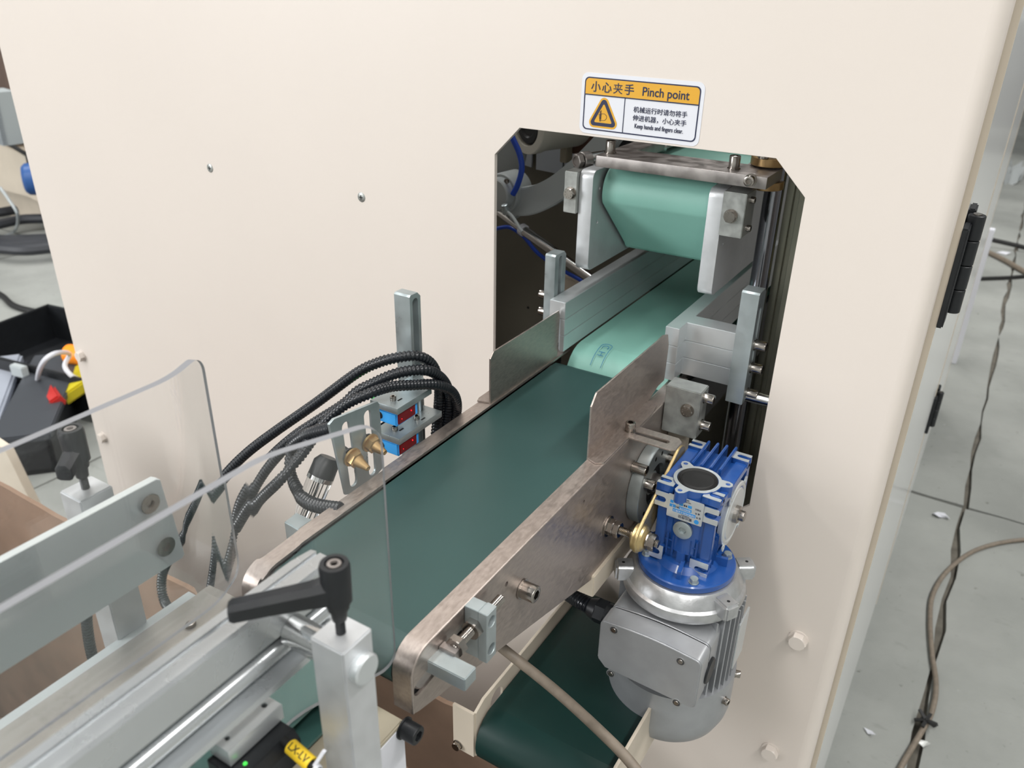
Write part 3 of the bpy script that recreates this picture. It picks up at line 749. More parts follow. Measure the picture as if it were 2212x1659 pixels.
gl = Vector((TX0 - .001, -.1480, .8130))
cg = G().lathe(gl, (-1, 0, 0), [(-.002, .0105), (.006, .0105), (.006, .0120), (.016, .0120), (.016, .0112), (.020, .0100), (.024, .0085)], 24, hexset=(2, 3)).obj('cable_gland', BLACKP, mo, ang=25)
hz = corrugated('corrugated_hose', [gl + Vector((-.020, 0, 0)), gl + Vector((-.035, .002, .000)), gl + Vector((-.055, .012, -.006)), gl + Vector((-.08, .03, -.02)), gl + Vector((-.11, .06, -.05)), gl + Vector((-.13, .10, -.12))], .0078, HOSE, None, .0030)
tag(hz, 'black corrugated hose running from the motor terminal box under the conveyor', 'hose')

# ================================================================ INSIDE THE OPENING
iw = house
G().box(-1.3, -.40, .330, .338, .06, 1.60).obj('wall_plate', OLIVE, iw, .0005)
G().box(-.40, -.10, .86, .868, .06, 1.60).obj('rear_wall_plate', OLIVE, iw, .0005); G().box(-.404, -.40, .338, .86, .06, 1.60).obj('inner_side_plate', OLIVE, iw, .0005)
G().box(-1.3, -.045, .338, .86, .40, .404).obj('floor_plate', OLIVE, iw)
hh = P('y', .329, 1140, 665); G().lathe((hh.x, .330, hh.z), (0, -1, 0), [(0, .0022), (.0003, .002), (.0003, 0)], 14).obj('plate_hole', DARK, iw)
# pulley disc low on the left
dc = P('y', .30, 1215, 650)
dsk = T('pulley', 'pale round pulley half hidden behind the left slotted post inside the opening', 'pulley', dc - Vector((0, 0, .05)))
G().lathe(dc + Vector((0, .02, 0)), (0, -1, 0), [(0, .030), (.0, .038), (.010, .038), (.010, .033), (.008, .031), (.008, .012), (.014, .011), (.014, 0)], 48).obj('disc', CREAM2, dsk, .0006, ang=25)
G().lathe(dc + Vector((0, .0055, 0)), (0, -1, 0), [(0, .008), (.003, .0075), (.003, 0)], 24).obj('axle', SCREW, dsk)

# mint belt of the inner conveyor
ic = T('inner_conveyor', 'inner conveyor with light mint green belt running away under the press unit', 'conveyor', (-.305, .4, .86))
belt_loop('belt', -.3668, -.2440, .0155, .84, .9895, .034, MINT, ic)
belt_loop('belt_edge', -.3672, -.2436, .0160, .8395, .9885, .0335, BELTEDGE, ic, .001)
for yy in (.0515, .803): G().rod((-.368, yy, .9540), (-.243, yy, .9540), .0300, .001, 40).obj('roller', STEELD, ic)
G().box(-.3755, -.3685, .05, .84, .90, .976).obj('side_frame', BLACKP, ic, .0005)
G().box(-.2425, -.2355, .05, .84, .90, .976).obj('side_frame', BLACKP, ic, .0005)
cA = P('z', .990, 1285, 772); cB = P('z', .990, 1279, 792)
ux, uy = (1, 0, 0), (0, -1, 0)
zt_ = .9917
def on_nose(y):      # height of the belt surface at y
    r = .0362; yc = .0155 + .034
    return .9897 - .0340 + math.sqrt(max(0, r * r - (y - yc) ** 2)) if y < yc else .9919
lp = slot2(cA.x, .047, cA.x, -.02, .0062, 14)
g = G(); k = len(lp)
def inkpt(x, y): return (x, y, on_nose(y) + .0003)
pts_ = [p for p in lp if p[1] > .021]
pts_.sort(key=lambda p: math.atan2(p[0] - cA.x, -(p[1] - .047) + .000001))
left = [inkpt(cA.x - .0062, y) for y in (.021, .027, .033, .039, .045)]
arc = [inkpt(cA.x + .0062 * math.cos(a), .047 + .0062 * math.sin(a)) for a in [PI - PI * i / 12 for i in range(13)]]
g.tube(left + arc + [(2 * cA.x - p[0], p[1], p[2]) for p in reversed(left)], .00035, 6).obj('printed_outline', MINK, ic)
g = G(); r_ = .0036
g.tube([inkpt(cA.x + r_ * math.cos(a), .0445 + r_ * math.sin(a)) for a in [-PI * .20 + PI * 1.40 * i / 12 for i in range(13)]], .0004, 6)
for a_, b_ in (((-.0036, .036), (.0036, .036)), ((-.0036, .0315), (.0036, .0315)), ((0, .036), (0, .0315))):
    g.tube([inkpt(cA.x + a_[0], a_[1]), inkpt(cA.x + b_[0], b_[1])], .0004, 6)
g.obj('printed_letters', MINK, ic)

# left guide: three stacked bars and their slotted post
gl_ = T('left_guide', 'left guide of three stacked aluminium bars with a steel front notch', 'guide', (-.3775, .3, .9905))
GBZ = [(.9905, 1.0090), (1.0093, 1.0278), (1.0281, 1.0472)]
for z0, z1 in GBZ:
    if z0 > 1.02: pts = [(-.3870, .0105), (-.3681, .0105), (-.3681, .62), (-.3870, .62)]
    else: pts = [(-.3730, .0105), (-.3681, .0105), (-.3681, .62), (-.3870, .62), (-.3870, .030), (-.3775, .0290), (-.3765, .0150)]
    G().prism([(x, y) for x, y in pts], 'z', z0, z1).obj('bar', ALUB, gl_, .0004)
pl_ = T('slotted_post', 'slotted zinc post behind the left guide bars inside the opening', 'post', (-.3935, .032, .90))
def slotted_post(par, x0, x1, y0, y1, z0, z1, sz0, sz1, side=1, r=.0035):
    ym = (y0 + y1) / 2
    out = [(y0 + .003, z1), (y0, z1 - .003)] ; out = [(y0, z0), (y1, z0), (y1, z1 - .004), (y1 - .004, z1), (y0 + .0015, z1), (y0, z1 - .0015)]
    me = platex(x0, x1, out, [slot2(ym, sz0, ym, sz1, r)], .0004)
    return G().mesh(me).obj('post_bar', ZINC, par)
slotted_post(pl_, -.3998, -.3874, .020, .0435, .88, 1.0925, .96, 1.086, r=.0038)
for px, py in ((1183, 640), (1182, 676)):
    c = P('x', -.400, px, py); socket('socket_screw', (-.3998, .032, c.z), (-1, 0, 0), .0052, .0100, pl_)

# right guide: three stacked L-shaped bars, post with three screws and its rod
gr_ = T('right_guide', 'right guide of three stacked L-shaped aluminium bars facing the camera', 'guide', (-.22, .1, .9905))
for z0, z1 in GBZ:
    pts = [(-.2556, .0105), (-.2411, .0105), (-.2411, .0315), (-.1905, .0315), (-.1905, .0535), (-.2405, .0535), (-.2405, .62), (-.2556, .62)]
    G().prism(pts, 'z', z0, z1).obj('bar', ALUB, gr_, .0004)
pr_ = T('support_post', 'flat zinc post with three socket screws at the right end of the guide bars', 'post', (-.184, .02, .988))
a = P('y', .018, 1603, 628); b = P('y', .018, 1642, 635); c = P('y', .018, 1570, 865)
px0, px1, pz1, pz0 = a.x, b.x, a.z, c.z
slotted_post(pr_, px0, px1, .018, .040, pz0, pz1, pz0 + .03, pz1 - .02, r=.0038)
for py in (740, 779, 822):
    q = P('x', px1, 1634, py); socket('socket_screw', (px1, .029, q.z), (1, 0, 0), .0050, .0100, pr_)
q = P('x', px1, 1610, 857)
G().rod((px1 - .002, .030, q.z), (-.118, .030, q.z), .0060, .0004).obj('rod', CHROME, pr_)

# press unit above the mint belt
pu = T('press_unit', 'press conveyor unit with mint belt nose between two aluminium side plates', 'press unit', (-.303, .1, 1.07))
for x0, x1 in ((-.3792, -.3640), (-.2415, -.2265)):
    r = .008
    out = [(.35, 1.072), (.35, 1.1775)] + list(circ2(.05 + r, 1.1775 - r, r, 7, PI / 2, PI)) + list(circ2(.05 + r, 1.072 + r, r, 7, PI, 1.5 * PI))
    hs = [circ2(.066, 1.158, .0022, 12), circ2(.066, 1.122, .0022, 12)]
    G().mesh(platex(x0, x1, out, hs, .0004)).obj('side_plate', ALU, pu)
xb0, xb1 = -.3605, -.2450
prof = [(.34, 1.1785)] + list(circ2(.0915, 1.1535, .0255, 14, PI / 2 + .05, PI + .42)) + list(circ2(.148, 1.0905, .0150, 7, PI + .45, 1.5 * PI)) + [(.34, 1.0755)]
prof2 = [(y + .0012 if y < .3 else y, z) for y, z in prof]
g = G()
pin = []
for i, (y, z) in enumerate(prof):
    a = Vector(prof[max(i - 1, 0)]); b = Vector(prof[min(i + 1, len(prof) - 1)]); t = (b - a).normalized(); pin.append((y - t.y * .0022, z + t.x * .0022))
path = [((0, y, z), (1, 0, 0), (0, (q[0] - y), (q[1] - z))) for (y, z), q in zip(prof, pin)]
g.sweep(path, [(xb0, 0), (xb1, 0), (xb1, 1), (xb0, 1)]).obj('belt', MINT, pu, ang=40)
G().rod((-.366, .0915, 1.1535), (-.24, .0915, 1.1535), .0070).obj('roller_axle', STEELD, pu)
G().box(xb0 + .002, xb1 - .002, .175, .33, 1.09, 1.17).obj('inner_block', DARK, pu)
for x0, x1, xc, zc, z0, z1 in ((-.3945, -.3795, -.3868, 1.1537, 1.133, 1.1758), (-.2262, -.2040, -.2165, 1.1559, 1.136, 1.1780)):
    G().box(x0, x1, .045, .075, z0, z1).obj('clamp_block', ZINCD, pu, .0006)
    hexbolt('hex_bolt', (xc, .045, zc), (0, -1, 0), .0060, .0045, pu, marks=True)
for z in (1.170, 1.143):
    socket('socket_screw', (-.2040, .060, z), (1, 0, 0), .0032, .004, pu, washer=False)
me = platez(1.1840, 1.1950, [(-.3615, .048), (-.3600, .0465), (-.189, .0465), (-.189, .27), (-.3615, .27)], [[(-.339, .096), (-.222, .096), (-.222, .24), (-.339, .24)]], .0004)
G().mesh(me).obj('top_plate', STEELD, pu)
for x, y in ((-.3545, .066), (-.2262, .066)):
    socket('socket_screw', (x, y, 1.1950), (0, 0, 1), .0052, .0110, pu)
q = P('y', .0465, 1622, 389); socket('socket_screw', (q.x, .0465, q.z), (0, -1, 0), .0050, .0060, pu)
# rod with nut to the left of the plate
q = P('y', .07, 1250, 347)
G().rod(q + Vector((-.002, 0, 0)), q + Vector((.05, .11, .004)), .0060).obj('rod', CHROME, pu)
dq = Vector((-.42, -.9, -.03)).normalized()
G().lathe(q + Vector((.006, .013, 0)), dq, [(0, .0078), (.0010, .0088), (.010, .0088), (.011, .0080)], 30).lathe(q + Vector((.001, .002, 0)), dq, [(0, .0080), (.0055, .0080), (.0062, .0062), (.0062, .0048), (.0048, .0046), (.0048, 0)], 24, hexset=(0, 1)).obj('rod_nut', STEELD, pu, ang=25)
for zz in (1.1965, 1.1805 - .006):
    G().lathe((-.2025, .098, zz), (0, 0, 1), [(0, .0165), (.0005, .0172), (.0075, .0172), (.008, .0165), (.008, 0)], 40).obj('brass_bushing', BRASS, pu)
G().rod((-.2045, .082, 1.2045), (-.2045, .082, 1.225), .0052).obj('bushing_pin', SCREW, pu)

# vertical guide shaft and profiles on the right
vs = T('guide_shaft', 'tall hardened round shaft standing in the right of the opening', 'shaft', (-.1950, .105, .42))
G().cyl((-.1950, .105, .404), (-.1950, .105, 1.55), .0095, n=48).obj('shaft', SHAFT, vs)
vp = T('vertical_profile', 'grooved olive grey profile behind the round shaft with a yellow strip', 'profile', (-.176, .13, .42))
g = G(); g.prism([(-.1860, .118), (-.1790, .118), (-.1780, .1215), (-.1740, .1215), (-.1730, .118), (-.1665, .118), (-.1665, .14), (-.186, .14)], 'z', .404, 1.55)
g.obj('profile', mat('olive_grey_profile', '#8a8a7c', .35, .6, rvar=.08, vscale=20), vp, .0004)
G().box(-.1662, -.1590, .120, .134, 1.075, 1.40).obj('yellow_strip', mat('warning_yellow', '#a99a1e', .5), vp)
G().box(-.1588, -.1100, .124, .150, .404, 1.172).obj('dark_cover', mat('dark_blue_cover', '#10131f', .45), vp, .0006)
G().box(-.1588, -.1100, .122, .150, 1.174, 1.28).obj('brass_cover', mat('amber_cover', '#9a7e45', .4, .5), vp, .0006)
G().box(-.1435, -.1405, .012, .030, .70, 1.010).obj('edge_plate', STEELD, vp)
# bearing block bolted to the far end of the right rail
bb = T('clamp_block', 'grey steel clamp block with hex bolt at the far end of the right rail', 'clamp block', P('x', -.2335, 1490, 940))
a = P('y', -.030, 1473, 840); b = P('y', -.030, 1512, 850); c = P('y', -.030, 1467, 930)
G().box(-.2340, b.x + .0015, -.030, -.008, a.z - .050, a.z).obj('block', ZINCD, bb, .0008)
q = P('y', -.030, 1485, 886); hexbolt('hex_bolt', (q.x, -.030, q.z), (0, -1, 0), .0060, .0036, bb, marks=True)
xx = b.x + .0015
for dz in (-.0085, -.038):
    socket('socket_screw', (xx, -.019, a.z + dz), (1, 0, 0), .0048, .0085, bb)
G().box(-.2345, -.2150, -.008, .004, a.z - .095, a.z - .050).obj('bracket_leg', CREAM2, bb, .0008)

# swing arm, cylinder, hose and rollers at the upper left of the opening
sa = T('swing_arm', 'curved cast grey arm with a round hub at the left edge of the opening', 'arm', P('y', .2, 1095, 470))
YA = .17
ctr = [P('y', YA, *p) for p in ((1105, 432), (1150, 432), (1200, 410), (1250, 370), (1300, 318), (1330, 280))]
cs = smooth(ctr, 8); g = G(); n = len(cs); path = []
for i, p in enumerate(cs):
    t = (cs[min(i + 1, n - 1)] - cs[max(i - 1, 0)]).normalized(); sd = Vector((0, 1, 0)).cross(t).normalized()
    f = i / (n - 1); hw = .0185 * (1 - .35 * f) + (.006 if i < 3 else 0)
    path.append((p, sd * hw, Vector((0, 1, 0))))
g.sweep(path, [(-1, -.009), (1, -.009), (1, .009), (-1, .009)]).obj('arm', GREYP, sa, .0015, 2, 40)
hb = P('y', YA - .012, 1090, 418)
G().lathe(hb + Vector((0, .030, 0)), (-.12, -1, 0), [(0, .0250), (.030, .0250), (.032, .0235), (.032, .0205), (.044, .0205), (.0455, .019), (.0455, 0)], 48).obj('hub', GREYP, sa, ang=25)
for p in ((1094, 392),):
    q = P('y', YA - .022, *p); G().lathe(q, (0, -1, 0), [(-.0015, .0032), (.0012, .0032), (.0012, .002), (0, .0018), (0, 0)], 16).obj('screw', SCREW, sa)
ac = T('air_cylinder', 'slim bright steel cylinder rod sloping down to the right with a cable tie', 'cylinder', P('y', .14, 1170, 540))
a = P('y', .19, 1068, 452); c = P('y', .135, 1290, 612)
mid = a.lerp(c, .30)
G().rod(a, mid, .0050, .0006, 28).obj('rod', CHROME, ac); G().rod(mid, c, .0064, .0008, 28).obj('tube', CHROME, ac)
G().lathe(mid, (c - a), [(-.003, .0078), (.003, .0078)], 20).obj('cable_tie', WHITE, ac)
q = P('y', .135, 1092, 452)
G().lathe(q, (-.1, -.3, 1), [(-.006, .0048), (.0, .0048), (.001, .0040), (.006, .0040), (.0065, .003), (.0065, 0)], 18, hexset=(0, 1)).obj('fitting', ZINC, ac)
G().tube(smooth([P('y', .13, *p) for p in ((1096, 458), (1108, 470), (1122, 492), (1128, 500))], 6), .0022, 10).obj('grey_lead', GREYP, ac)
h_ = G().tube(smooth([P('y', .20, *p) for p in ((1072, 494), (1100, 491), (1130, 510), (1160, 545), (1200, 575), (1245, 600), (1290, 625))], 8), .0026, 12).obj('air_hose', BLUET)
tag(h_, 'thin blue air hose running under the bright cylinder rod', 'air hose', None)
h_ = G().tube(smooth([P('y', .15, *p) for p in ((1095, 270), (1108, 300), (1122, 332), (1127, 365), (1118, 400), (1108, 420))], 8), .0036, 12).obj('air_hose', BLUET)
tag(h_, 'thicker blue air hose bending past the white roller at the top left of the opening', 'air hose', None)
# white roller above, grey wheel left, slotted pale cover plate behind
wr = T('roller', 'off white round roller with dark centre at the top left of the opening', 'roller', P('y', .2, 1160, 320))
q = P('y', .20, 1152, 275)
G().lathe(q, (-.35, -1, .0), [(-.08, .030), (-.006, .030), (-.004, .032), (.010, .032), (.011, .031), (.011, .022), (.006, .021), (.006, 0)], 48).obj('roller_body', mat('ivory_roller', '#b9b7ac', .5), wr, ang=25)
G().lathe(q + Vector((-.0021, -.006, 0)), (-.35, -1, 0), [(0, .0205), (.003, .018), (.003, .012), (.001, .010), (.001, 0)], 32).obj('bearing', BLACKP, wr)
gw = T('wheel', 'grey ribbed wheel at the left edge of the opening beside the blue hose', 'wheel', P('y', .22, 1085, 345))
q = P('y', .22, 1062, 330)
G().lathe(q, (.5, -1, 0), [(-.03, .040), (-.02, .046), (-.012, .046), (-.010, .043), (-.004, .043), (-.002, .046), (.006, .046), (.010, .040), (.010, 0)], 48).obj('wheel_body', GREYP, gw, ang=25)
q0 = P('y', .325, 1130, 300); q1 = P('y', .325, 1240, 385)
cp = T('slotted_cover', 'pale grey slotted cover plate behind the curved arm', 'cover', P('y', .322, 1190, 372))
z0 = P('y', .322, 1190, 372).z; z1 = z0 + .10; x0 = q0.x - .01; x1 = P('y', .322, 1245, 350).x
xa = P('y', .322, 1168, 350).x
G().mesh(platey(.318, .3215, [(x0, z0 + .008), (xa - .013, z0 + .004), (xa - .013, z0 + .030), (xa - .005, z0 + .030), (xa - .005, z0 + .002), (x1 - .02, z0), (x1 - .02, z0 + .045), (x1 - .0165, z0 + .045), (x1 - .0165, z0), (x1 + .01, z0), (x1 + .01, z1), (x0, z1)], [], .0003)).obj('cover_plate', mat('pale_plate', '#a9b0b8', .5), cp)
br = T('drive_housing', 'dark brown drive housing behind the top steel plate', 'housing', P('y', .3, 1280, 330))
q = P('y', .26, 1275, 320)
G().box(q.x - .03, q.x + .12, .26, .32, q.z - .01, q.z + .14).obj('housing', mat('brown_paint', '#4a2e22', .5), br, .002)
G().lathe(q + Vector((.045, 0, .02)), (0, -1, 0), [(0, .022), (.012, .022), (.013, .020), (.013, 0)], 32).obj('cap', BLACKP, br)
G().box(q.x - .036, q.x - .026, .245, .262, q.z - .02, q.z + .14).obj('edge_strip', TAN, br, .001)

# ================================================================ LOWER CONVEYOR, SUPPORT, HOSE, CARTONS
lc = T('lower_conveyor', 'lower conveyor with very dark green belt in a cream frame beside the motor', 'conveyor', (-.24, -.14, .62))
ZL = .720
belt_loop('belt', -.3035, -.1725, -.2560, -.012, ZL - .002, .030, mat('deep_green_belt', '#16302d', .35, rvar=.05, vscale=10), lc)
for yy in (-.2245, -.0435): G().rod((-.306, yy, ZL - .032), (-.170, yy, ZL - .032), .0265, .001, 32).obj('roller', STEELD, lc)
def lframe(x, sgn):
    out = [(-.250, ZL - .050), (-.003, ZL - .050), (-.003, ZL + .014), (-.236, ZL + .014), (-.250, ZL + .008)]
    hc = P('x', x, 1083, 1500); 
    me = platex(x - .0015, x + .0015, out, [slot2(-.2140, ZL - .004, -.2140, ZL - .0145, .0115)] if sgn < 0 else [slot2(-.2120, ZL - .030, -.2120, ZL - .034, .0100)], .0004)
    g = G().mesh(me)
    a, b = (x - .024, x) if sgn < 0 else (x, x + .024)
    g.box(a, b, -.2530, -.2500, ZL - .050, ZL + .008)
    return g.obj('side_frame', CREAM2, lc, 0)
lframe(-.3075, -1); lframe(-.1680, 1)
q = P('y', -.253, 1008, 1598); hexbolt('hex_bolt', (-.326, -.253, ZL - .044), (0, -1, 0), .0048, .004, lc)
G().box(-.32, -.31, -.06, -.03, .55, ZL - .02).obj('frame_leg', CREAM2, lc)
sb = T('support_box', 'cream sheet metal box under the far end of the side rail', 'support box', (-.3, -.08, .84))
G().box(-.3820, -.2320, -.1690, -.0005, .8450, .8690).obj('box_body', CREAM2, sb, .0008)
hexbolt('hex_bolt', (-.2450, -.12, .8440), (0, 0, -1), .0070, .006, sb, BLACKP)
dh = G().tube(smooth([P('z', .88, 985, 1335), P('z', .83, 1040, 1365), P('z', .80, 1095, 1408), P('z', .783, 1200, 1492), P('z', .775, 1300, 1583), P('z', .765, 1368, 1655), P('z', .74, 1440, 1760)], 10), .0048, 16).obj('dusty_hose', HOSEG)
tag(dh, 'dusty brown grey hose crossing above the dark green lower belt', 'hose')

def carton(name, label, x0, x1, y0, y1, z0, z1, flap=None):
    t = T(name, label, 'carton', ((x0 + x1) / 2, (y0 + y1) / 2, z0)); th = .006
    def wall(p, q, nm='wall'):
        p = Vector(p); q = Vector(q); n = 22; g = G(); d = (q - p); sd = Vector((-d.y, d.x, 0)).normalized() * th
        path = []
        for i in range(n + 1):
            c = p + d * i / n; path.append((c + Vector((0, 0, z0)), sd, Vector((0, 0, z1 - z0 + random.uniform(-.002, .002)))))
        g.sweep(path, [(0, 0), (1, 0), (1, 1), (0, 1)]); return g.obj(nm, CARD, t, flat=True)
    wall((x0, y0, 0), (x1, y0, 0)); wall((x1, y0, 0), (x1, y1, 0)); wall((x1, y1, 0), (x0, y1, 0)); wall((x0, y1, 0), (x0, y0, 0))
    G().box(x0, x1, y0, y1, z0, z0 + .006).obj('base', CARD, t)
    return t
c1 = carton('carton', 'open brown carton on the floor below the cream lower frame', -.66, -.30, -.62, -.13, .10, .56)
G().prism([(-.62, .12), (-.13, .12), (-.13, .40), (-.62, .33)], 'x', -.50, -.494).obj('flap', CARD, c1, flat=True)
c2 = carton('carton', 'large open carton with a torn edge at the lower left below the acrylic guard', -1.42, -.60, -.95, -.262, .05, .705)
tag(G().box(-.66, -.30, -.62, -.13, .06, .10).obj('pallet_board', mat('board_wood', '#6b5238', .8, var=.2, vscale=20), c1))
br_ = T('slanted_brace', 'slanted cream brace standing on the floor at the far lower left', 'brace', P('y', .02, 60, 1110))
pp = [P('y', .02, *p) for p in ((-60, 915), (18, 968), (90, 1115), (260, 1450), (120, 1450), (-60, 1100))]
G().prism([(p.x, p.z) for p in pp], 'y', 0.012, .03, None).obj('brace_plate', CREAM2, br_, .001)

# ================================================================ FEEDING UNIT (clear guards, profile, clamp posts)
ft = T('feeding_table', 'feeding table with a grey slide plate and green belt under the clear guards', 'table', (-.33, -.65, .80))
G().box(-.4010, -.3500, -.98, -.4385, .9720, .9780).obj('slide_plate', mat('brushed_plate', '#85827c', .45, .5, rvar=.08, vscale=60), ft, .0006)
g = G()
belt_loop('belt', -.3480, -.2640, -.98, -.4330, .9790, .014, mat('pale_green_belt', '#3a5c57', .4, var=.05, vscale=12), ft)
G().box(-.2990, -.2370, -.98, -.4315, .9360, .9400).obj('top_plate', TAN, ft, .0010)
side = platex(-.2400, -.2370, [(-.98, .70), (-.4320, .70), (-.4320, .9355), (-.98, .9355)], [slot2(-.470, .8875, -.470, .8885, .0030)], .0004)
G().mesh(side).obj('side_plate', WHITE, ft)
q = P('x', -.2370, 872, 1572); socket('black_bolt', (-.2370, q.y, q.z), (1, 0, 0), .0062, .0100, ft, BLACKP)
q = P('z', .978, 405, 1347); socket('button_screw', (q.x, q.y, .978), (0, 0, 1), .0040, .0025, ft, washer=False)
G().box(-.41, -.40, -.98, -.45, .70, .976).obj('side_plate', GREYP, ft, .0005)

def clear_guard(name, label, path, th, z0, z1, rc):
    # path: centre line points in the floor plan, the last one is the free end with rounded corners
    L = [0.0]
    for a, b in zip(path, path[1:]): L.append(L[-1] + (Vector(b) - Vector(a)).length)
    tot = L[-1]; g = G(); n = len(path); P_ = []
    for i, p in enumerate(path):
        a = Vector(path[max(i - 1, 0)]); b = Vector(path[min(i + 1, n - 1)]); t = (b - a).normalized(); nn = Vector((-t.y, t.x)) * th / 2
        e = tot - L[i]; cut = rc - math.sqrt(max(0, rc * rc - max(0, rc - e) ** 2)) if e < rc else 0
        P_.append(((p[0], p[1], 0), (nn.x, nn.y, 0), z0 + cut, z1 - cut))
    rings = []
    nz = 10
    for c, nn, a, b in P_:
        ring = [Vector((c[0] + nn[0], c[1] + nn[1], a + (b - a) * k / nz)) for k in range(nz + 1)] + [Vector((c[0] - nn[0], c[1] - nn[1], b - (b - a) * k / nz)) for k in range(nz + 1)]
        rings.append([g.bm.verts.new(v) for v in ring])
    m_ = len(rings[0])
    for A, B in zip(rings, rings[1:]):
        for k in range(m_): g.bm.faces.new((A[k], B[k], B[(k + 1) % m_], A[(k + 1) % m_]))
    g.bm.faces.new(rings[0]); g.bm.faces.new(list(reversed(rings[-1])))
    kd = []
    for A, B in zip(rings, rings[1:]):
        for k in (nz, m_ - 1): kd.append(tuple((A[k].co + A[(k + 1) % m_].co + B[k].co + B[(k + 1) % m_].co) / 4))
    lastc = rings[-1]; endc = sum((v.co for v in lastc), Vector()) / len(lastc)
    kd.append((endc.x, endc.y, endc.z))
    o = g.obj(name, ACRYL, None, ang=28)
    o.data.materials.append(RIM)
    for p in o.data.polygons:
        c = p.center + o.location
        if any(abs(c.x - x) + abs(c.y - y) + abs(c.z - z) < 2e-4 for x, y, z in kd): p.material_index = 1
    return o
def bendpath(x0, ys, yb, xe, ye, rc):
    pts = [(x0, ys + (yb - .012 - ys) * k / 12) for k in range(13)]
    a = Vector((x0, yb)); e = Vector((xe, ye)); d = (e - a).normalized(); s0 = Vector((x0, yb - .012)); s1 = a + d * .012
    for k in range(1, 10):
        t = k / 10; q = s0 * (1 - t) ** 2 + a * 2 * t * (1 - t) + s1 * t * t; pts.append((q.x, q.y))
    pts.append((s1.x, s1.y)); L_ = (e - s1).length
    for k in range(1, 4):
        if L_ - rc > .001: q = s1 + d * (L_ - rc) * k / 3; pts.append((q.x, q.y))
    for k in range(1, 11):
        f = math.sin(PI / 2 * k / 10.2); q = s1 + d * (L_ - rc + rc * f) if L_ > rc else s1 + d * L_ * k / 10; pts.append((q.x, q.y))
    return pts
ga = clear_guard('clear_guard', '', bendpath(-.3685, -.98, -.458, -.3815, -.4283, .013), .0048, .9900, 1.1505, .011)
tag(ga, 'left clear acrylic guard with an outward bent end, screwed to the grey bar', 'guard')
gb_ = clear_guard('clear_guard', '', bendpath(-.2655, -.98, -.486, -.2425, -.4300, .014), .0044, .9820, 1.1490, .012)
tag(gb_, 'right clear acrylic guard with an outward bent end, in front of the green belt', 'guard')
# grey bar carrying the left guard
ba = T('grey_bar', 'flat grey anodised bar behind the left clear guard with two countersunk screws', 'bar', (-.374, -.65, 1.037))
me = platex(-.3765, -.3712, [(-.98, 1.037), (-.4735, 1.037), (-.4720, 1.0385), (-.4760, 1.0925), (-.478, 1.0940), (-.98, 1.0940)], [], .0005)
G().mesh(me).obj('bar', mat('satin_aluminium', '#d3d9d9', .42, .1), ba)
for px, py in ((328, 1090), (357, 1180)):
    q = P('x', -.3660, px, py)
    G().lathe((-.3712, q.y, q.z), (1, 0, 0), [(0, .0036), (.0025, .0048), (.0034, .0060), (.0038, .0058), (.0038, .0027), (.0010, .0024), (.0010, 0)], 28, hexset=(4, 5)).obj('countersunk_screw', SCREW, ba)
# profile beside the right guard
ex = T('aluminium_profile', 'bright grooved aluminium profile running along the outside of the right guard', 'profile', (-.253, -.7, 1.04))
sec = [(-.2628, 1.0400), (-.2628, 1.0850), (-.2610, 1.0868), (-.2560, 1.0868), (-.2560, 1.0845), (-.2535, 1.0845), (-.2535, 1.0868), (-.2460, 1.0868), (-.2445, 1.0850), (-.2445, 1.0665), (-.2500, 1.0655), (-.2500, 1.0610)]
sec += [(-.2485 + .0048 * math.cos(a) * 1.0, 1.0560 + .0048 * math.sin(a)) for a in [PI / 2 - PI * k / 10 for k in range(11)]]
sec += [(-.2500, 1.0500), (-.2500, 1.0470), (-.2400, 1.0462), (-.2395, 1.0430), (-.2460, 1.0420), (-.2460, 1.0400)]
G().prism(sec, 'y', -.98, -.4690).obj('profile', ALUE, ex, 0, ang=25)

def clamp_post(name, label, x0, x1, y0, y1, zt, boss_x, lever, shaft_to):
    t = T(name, label, 'clamp post', ((x0 + x1) / 2, (y0 + y1) / 2, 0))
    G().box(x0, x1, y0, y1, .0, zt).obj('square_post', ALU, t, .0008, 2)
    xc, yc = (x0 + x1) / 2, (y0 + y1) / 2; zs = zt - .0150
    a = x0 if shaft_to < x0 else x1
    G().rod((a, yc, zs), (shaft_to, yc, zs), .0080, .0004, 36).obj('shaft', CHROME, t)
    if boss_x:
        G().lathe((boss_x, yc, zs), (1, 0, 0), [(0, .0078), (.0040, .0078), (.0050, .0070), (.0050, 0)], 36).obj('shaft_end', ALUB, t)
    G().thread((xc, yc, zt - .002), (xc, yc, zt + .016), .0024, .0010).obj('stud', BLACKP, t)
    hub = G().lathe((xc, yc, zt + .0085), (0, 0, 1), [(0, .0034), (.006, .0040), (.0065, .0050), (.0105, .0054), (.011, .0066), (.030, .0070), (.032, .0064), (.032, .0044), (.0305, .0042), (.0305, 0)], 32)
    d = Vector((lever[0], lever[1], 0)).normalized(); s = Vector((-d.y, d.x, 0)); L_ = lever[2]
    path = []
    for f, hw, zc, hh in ((0.0, .0056, .0262, .0068), (.25, .0050, .0245, .0056), (.6, .0046, .0225, .0050), (.96, .0044, .0203, .0048), (1.0, .0036, .0200, .0038)):
        path.append((Vector((xc, yc, zt + zc)) + d * L_ * f, s * hw, Vector((0, 0, hh))))
    hub.sweep(path, [(-1, -.8), (-.6, -1), (.6, -1), (1, -.8), (1, .5), (.5, 1), (-.5, 1), (-1, .5)])
    hub.obj('clamp_lever', BLACKP, t, 0, ang=35)
    G().lathe((xc, yc, zt + .0392), (0, 0, 1), [(0, .0034), (.0012, .0032), (.0012, .0018), (0, .0016), (0, 0)], 20, hexset=(3, 4)).obj('lever_screw', STEELD, t)
    return t
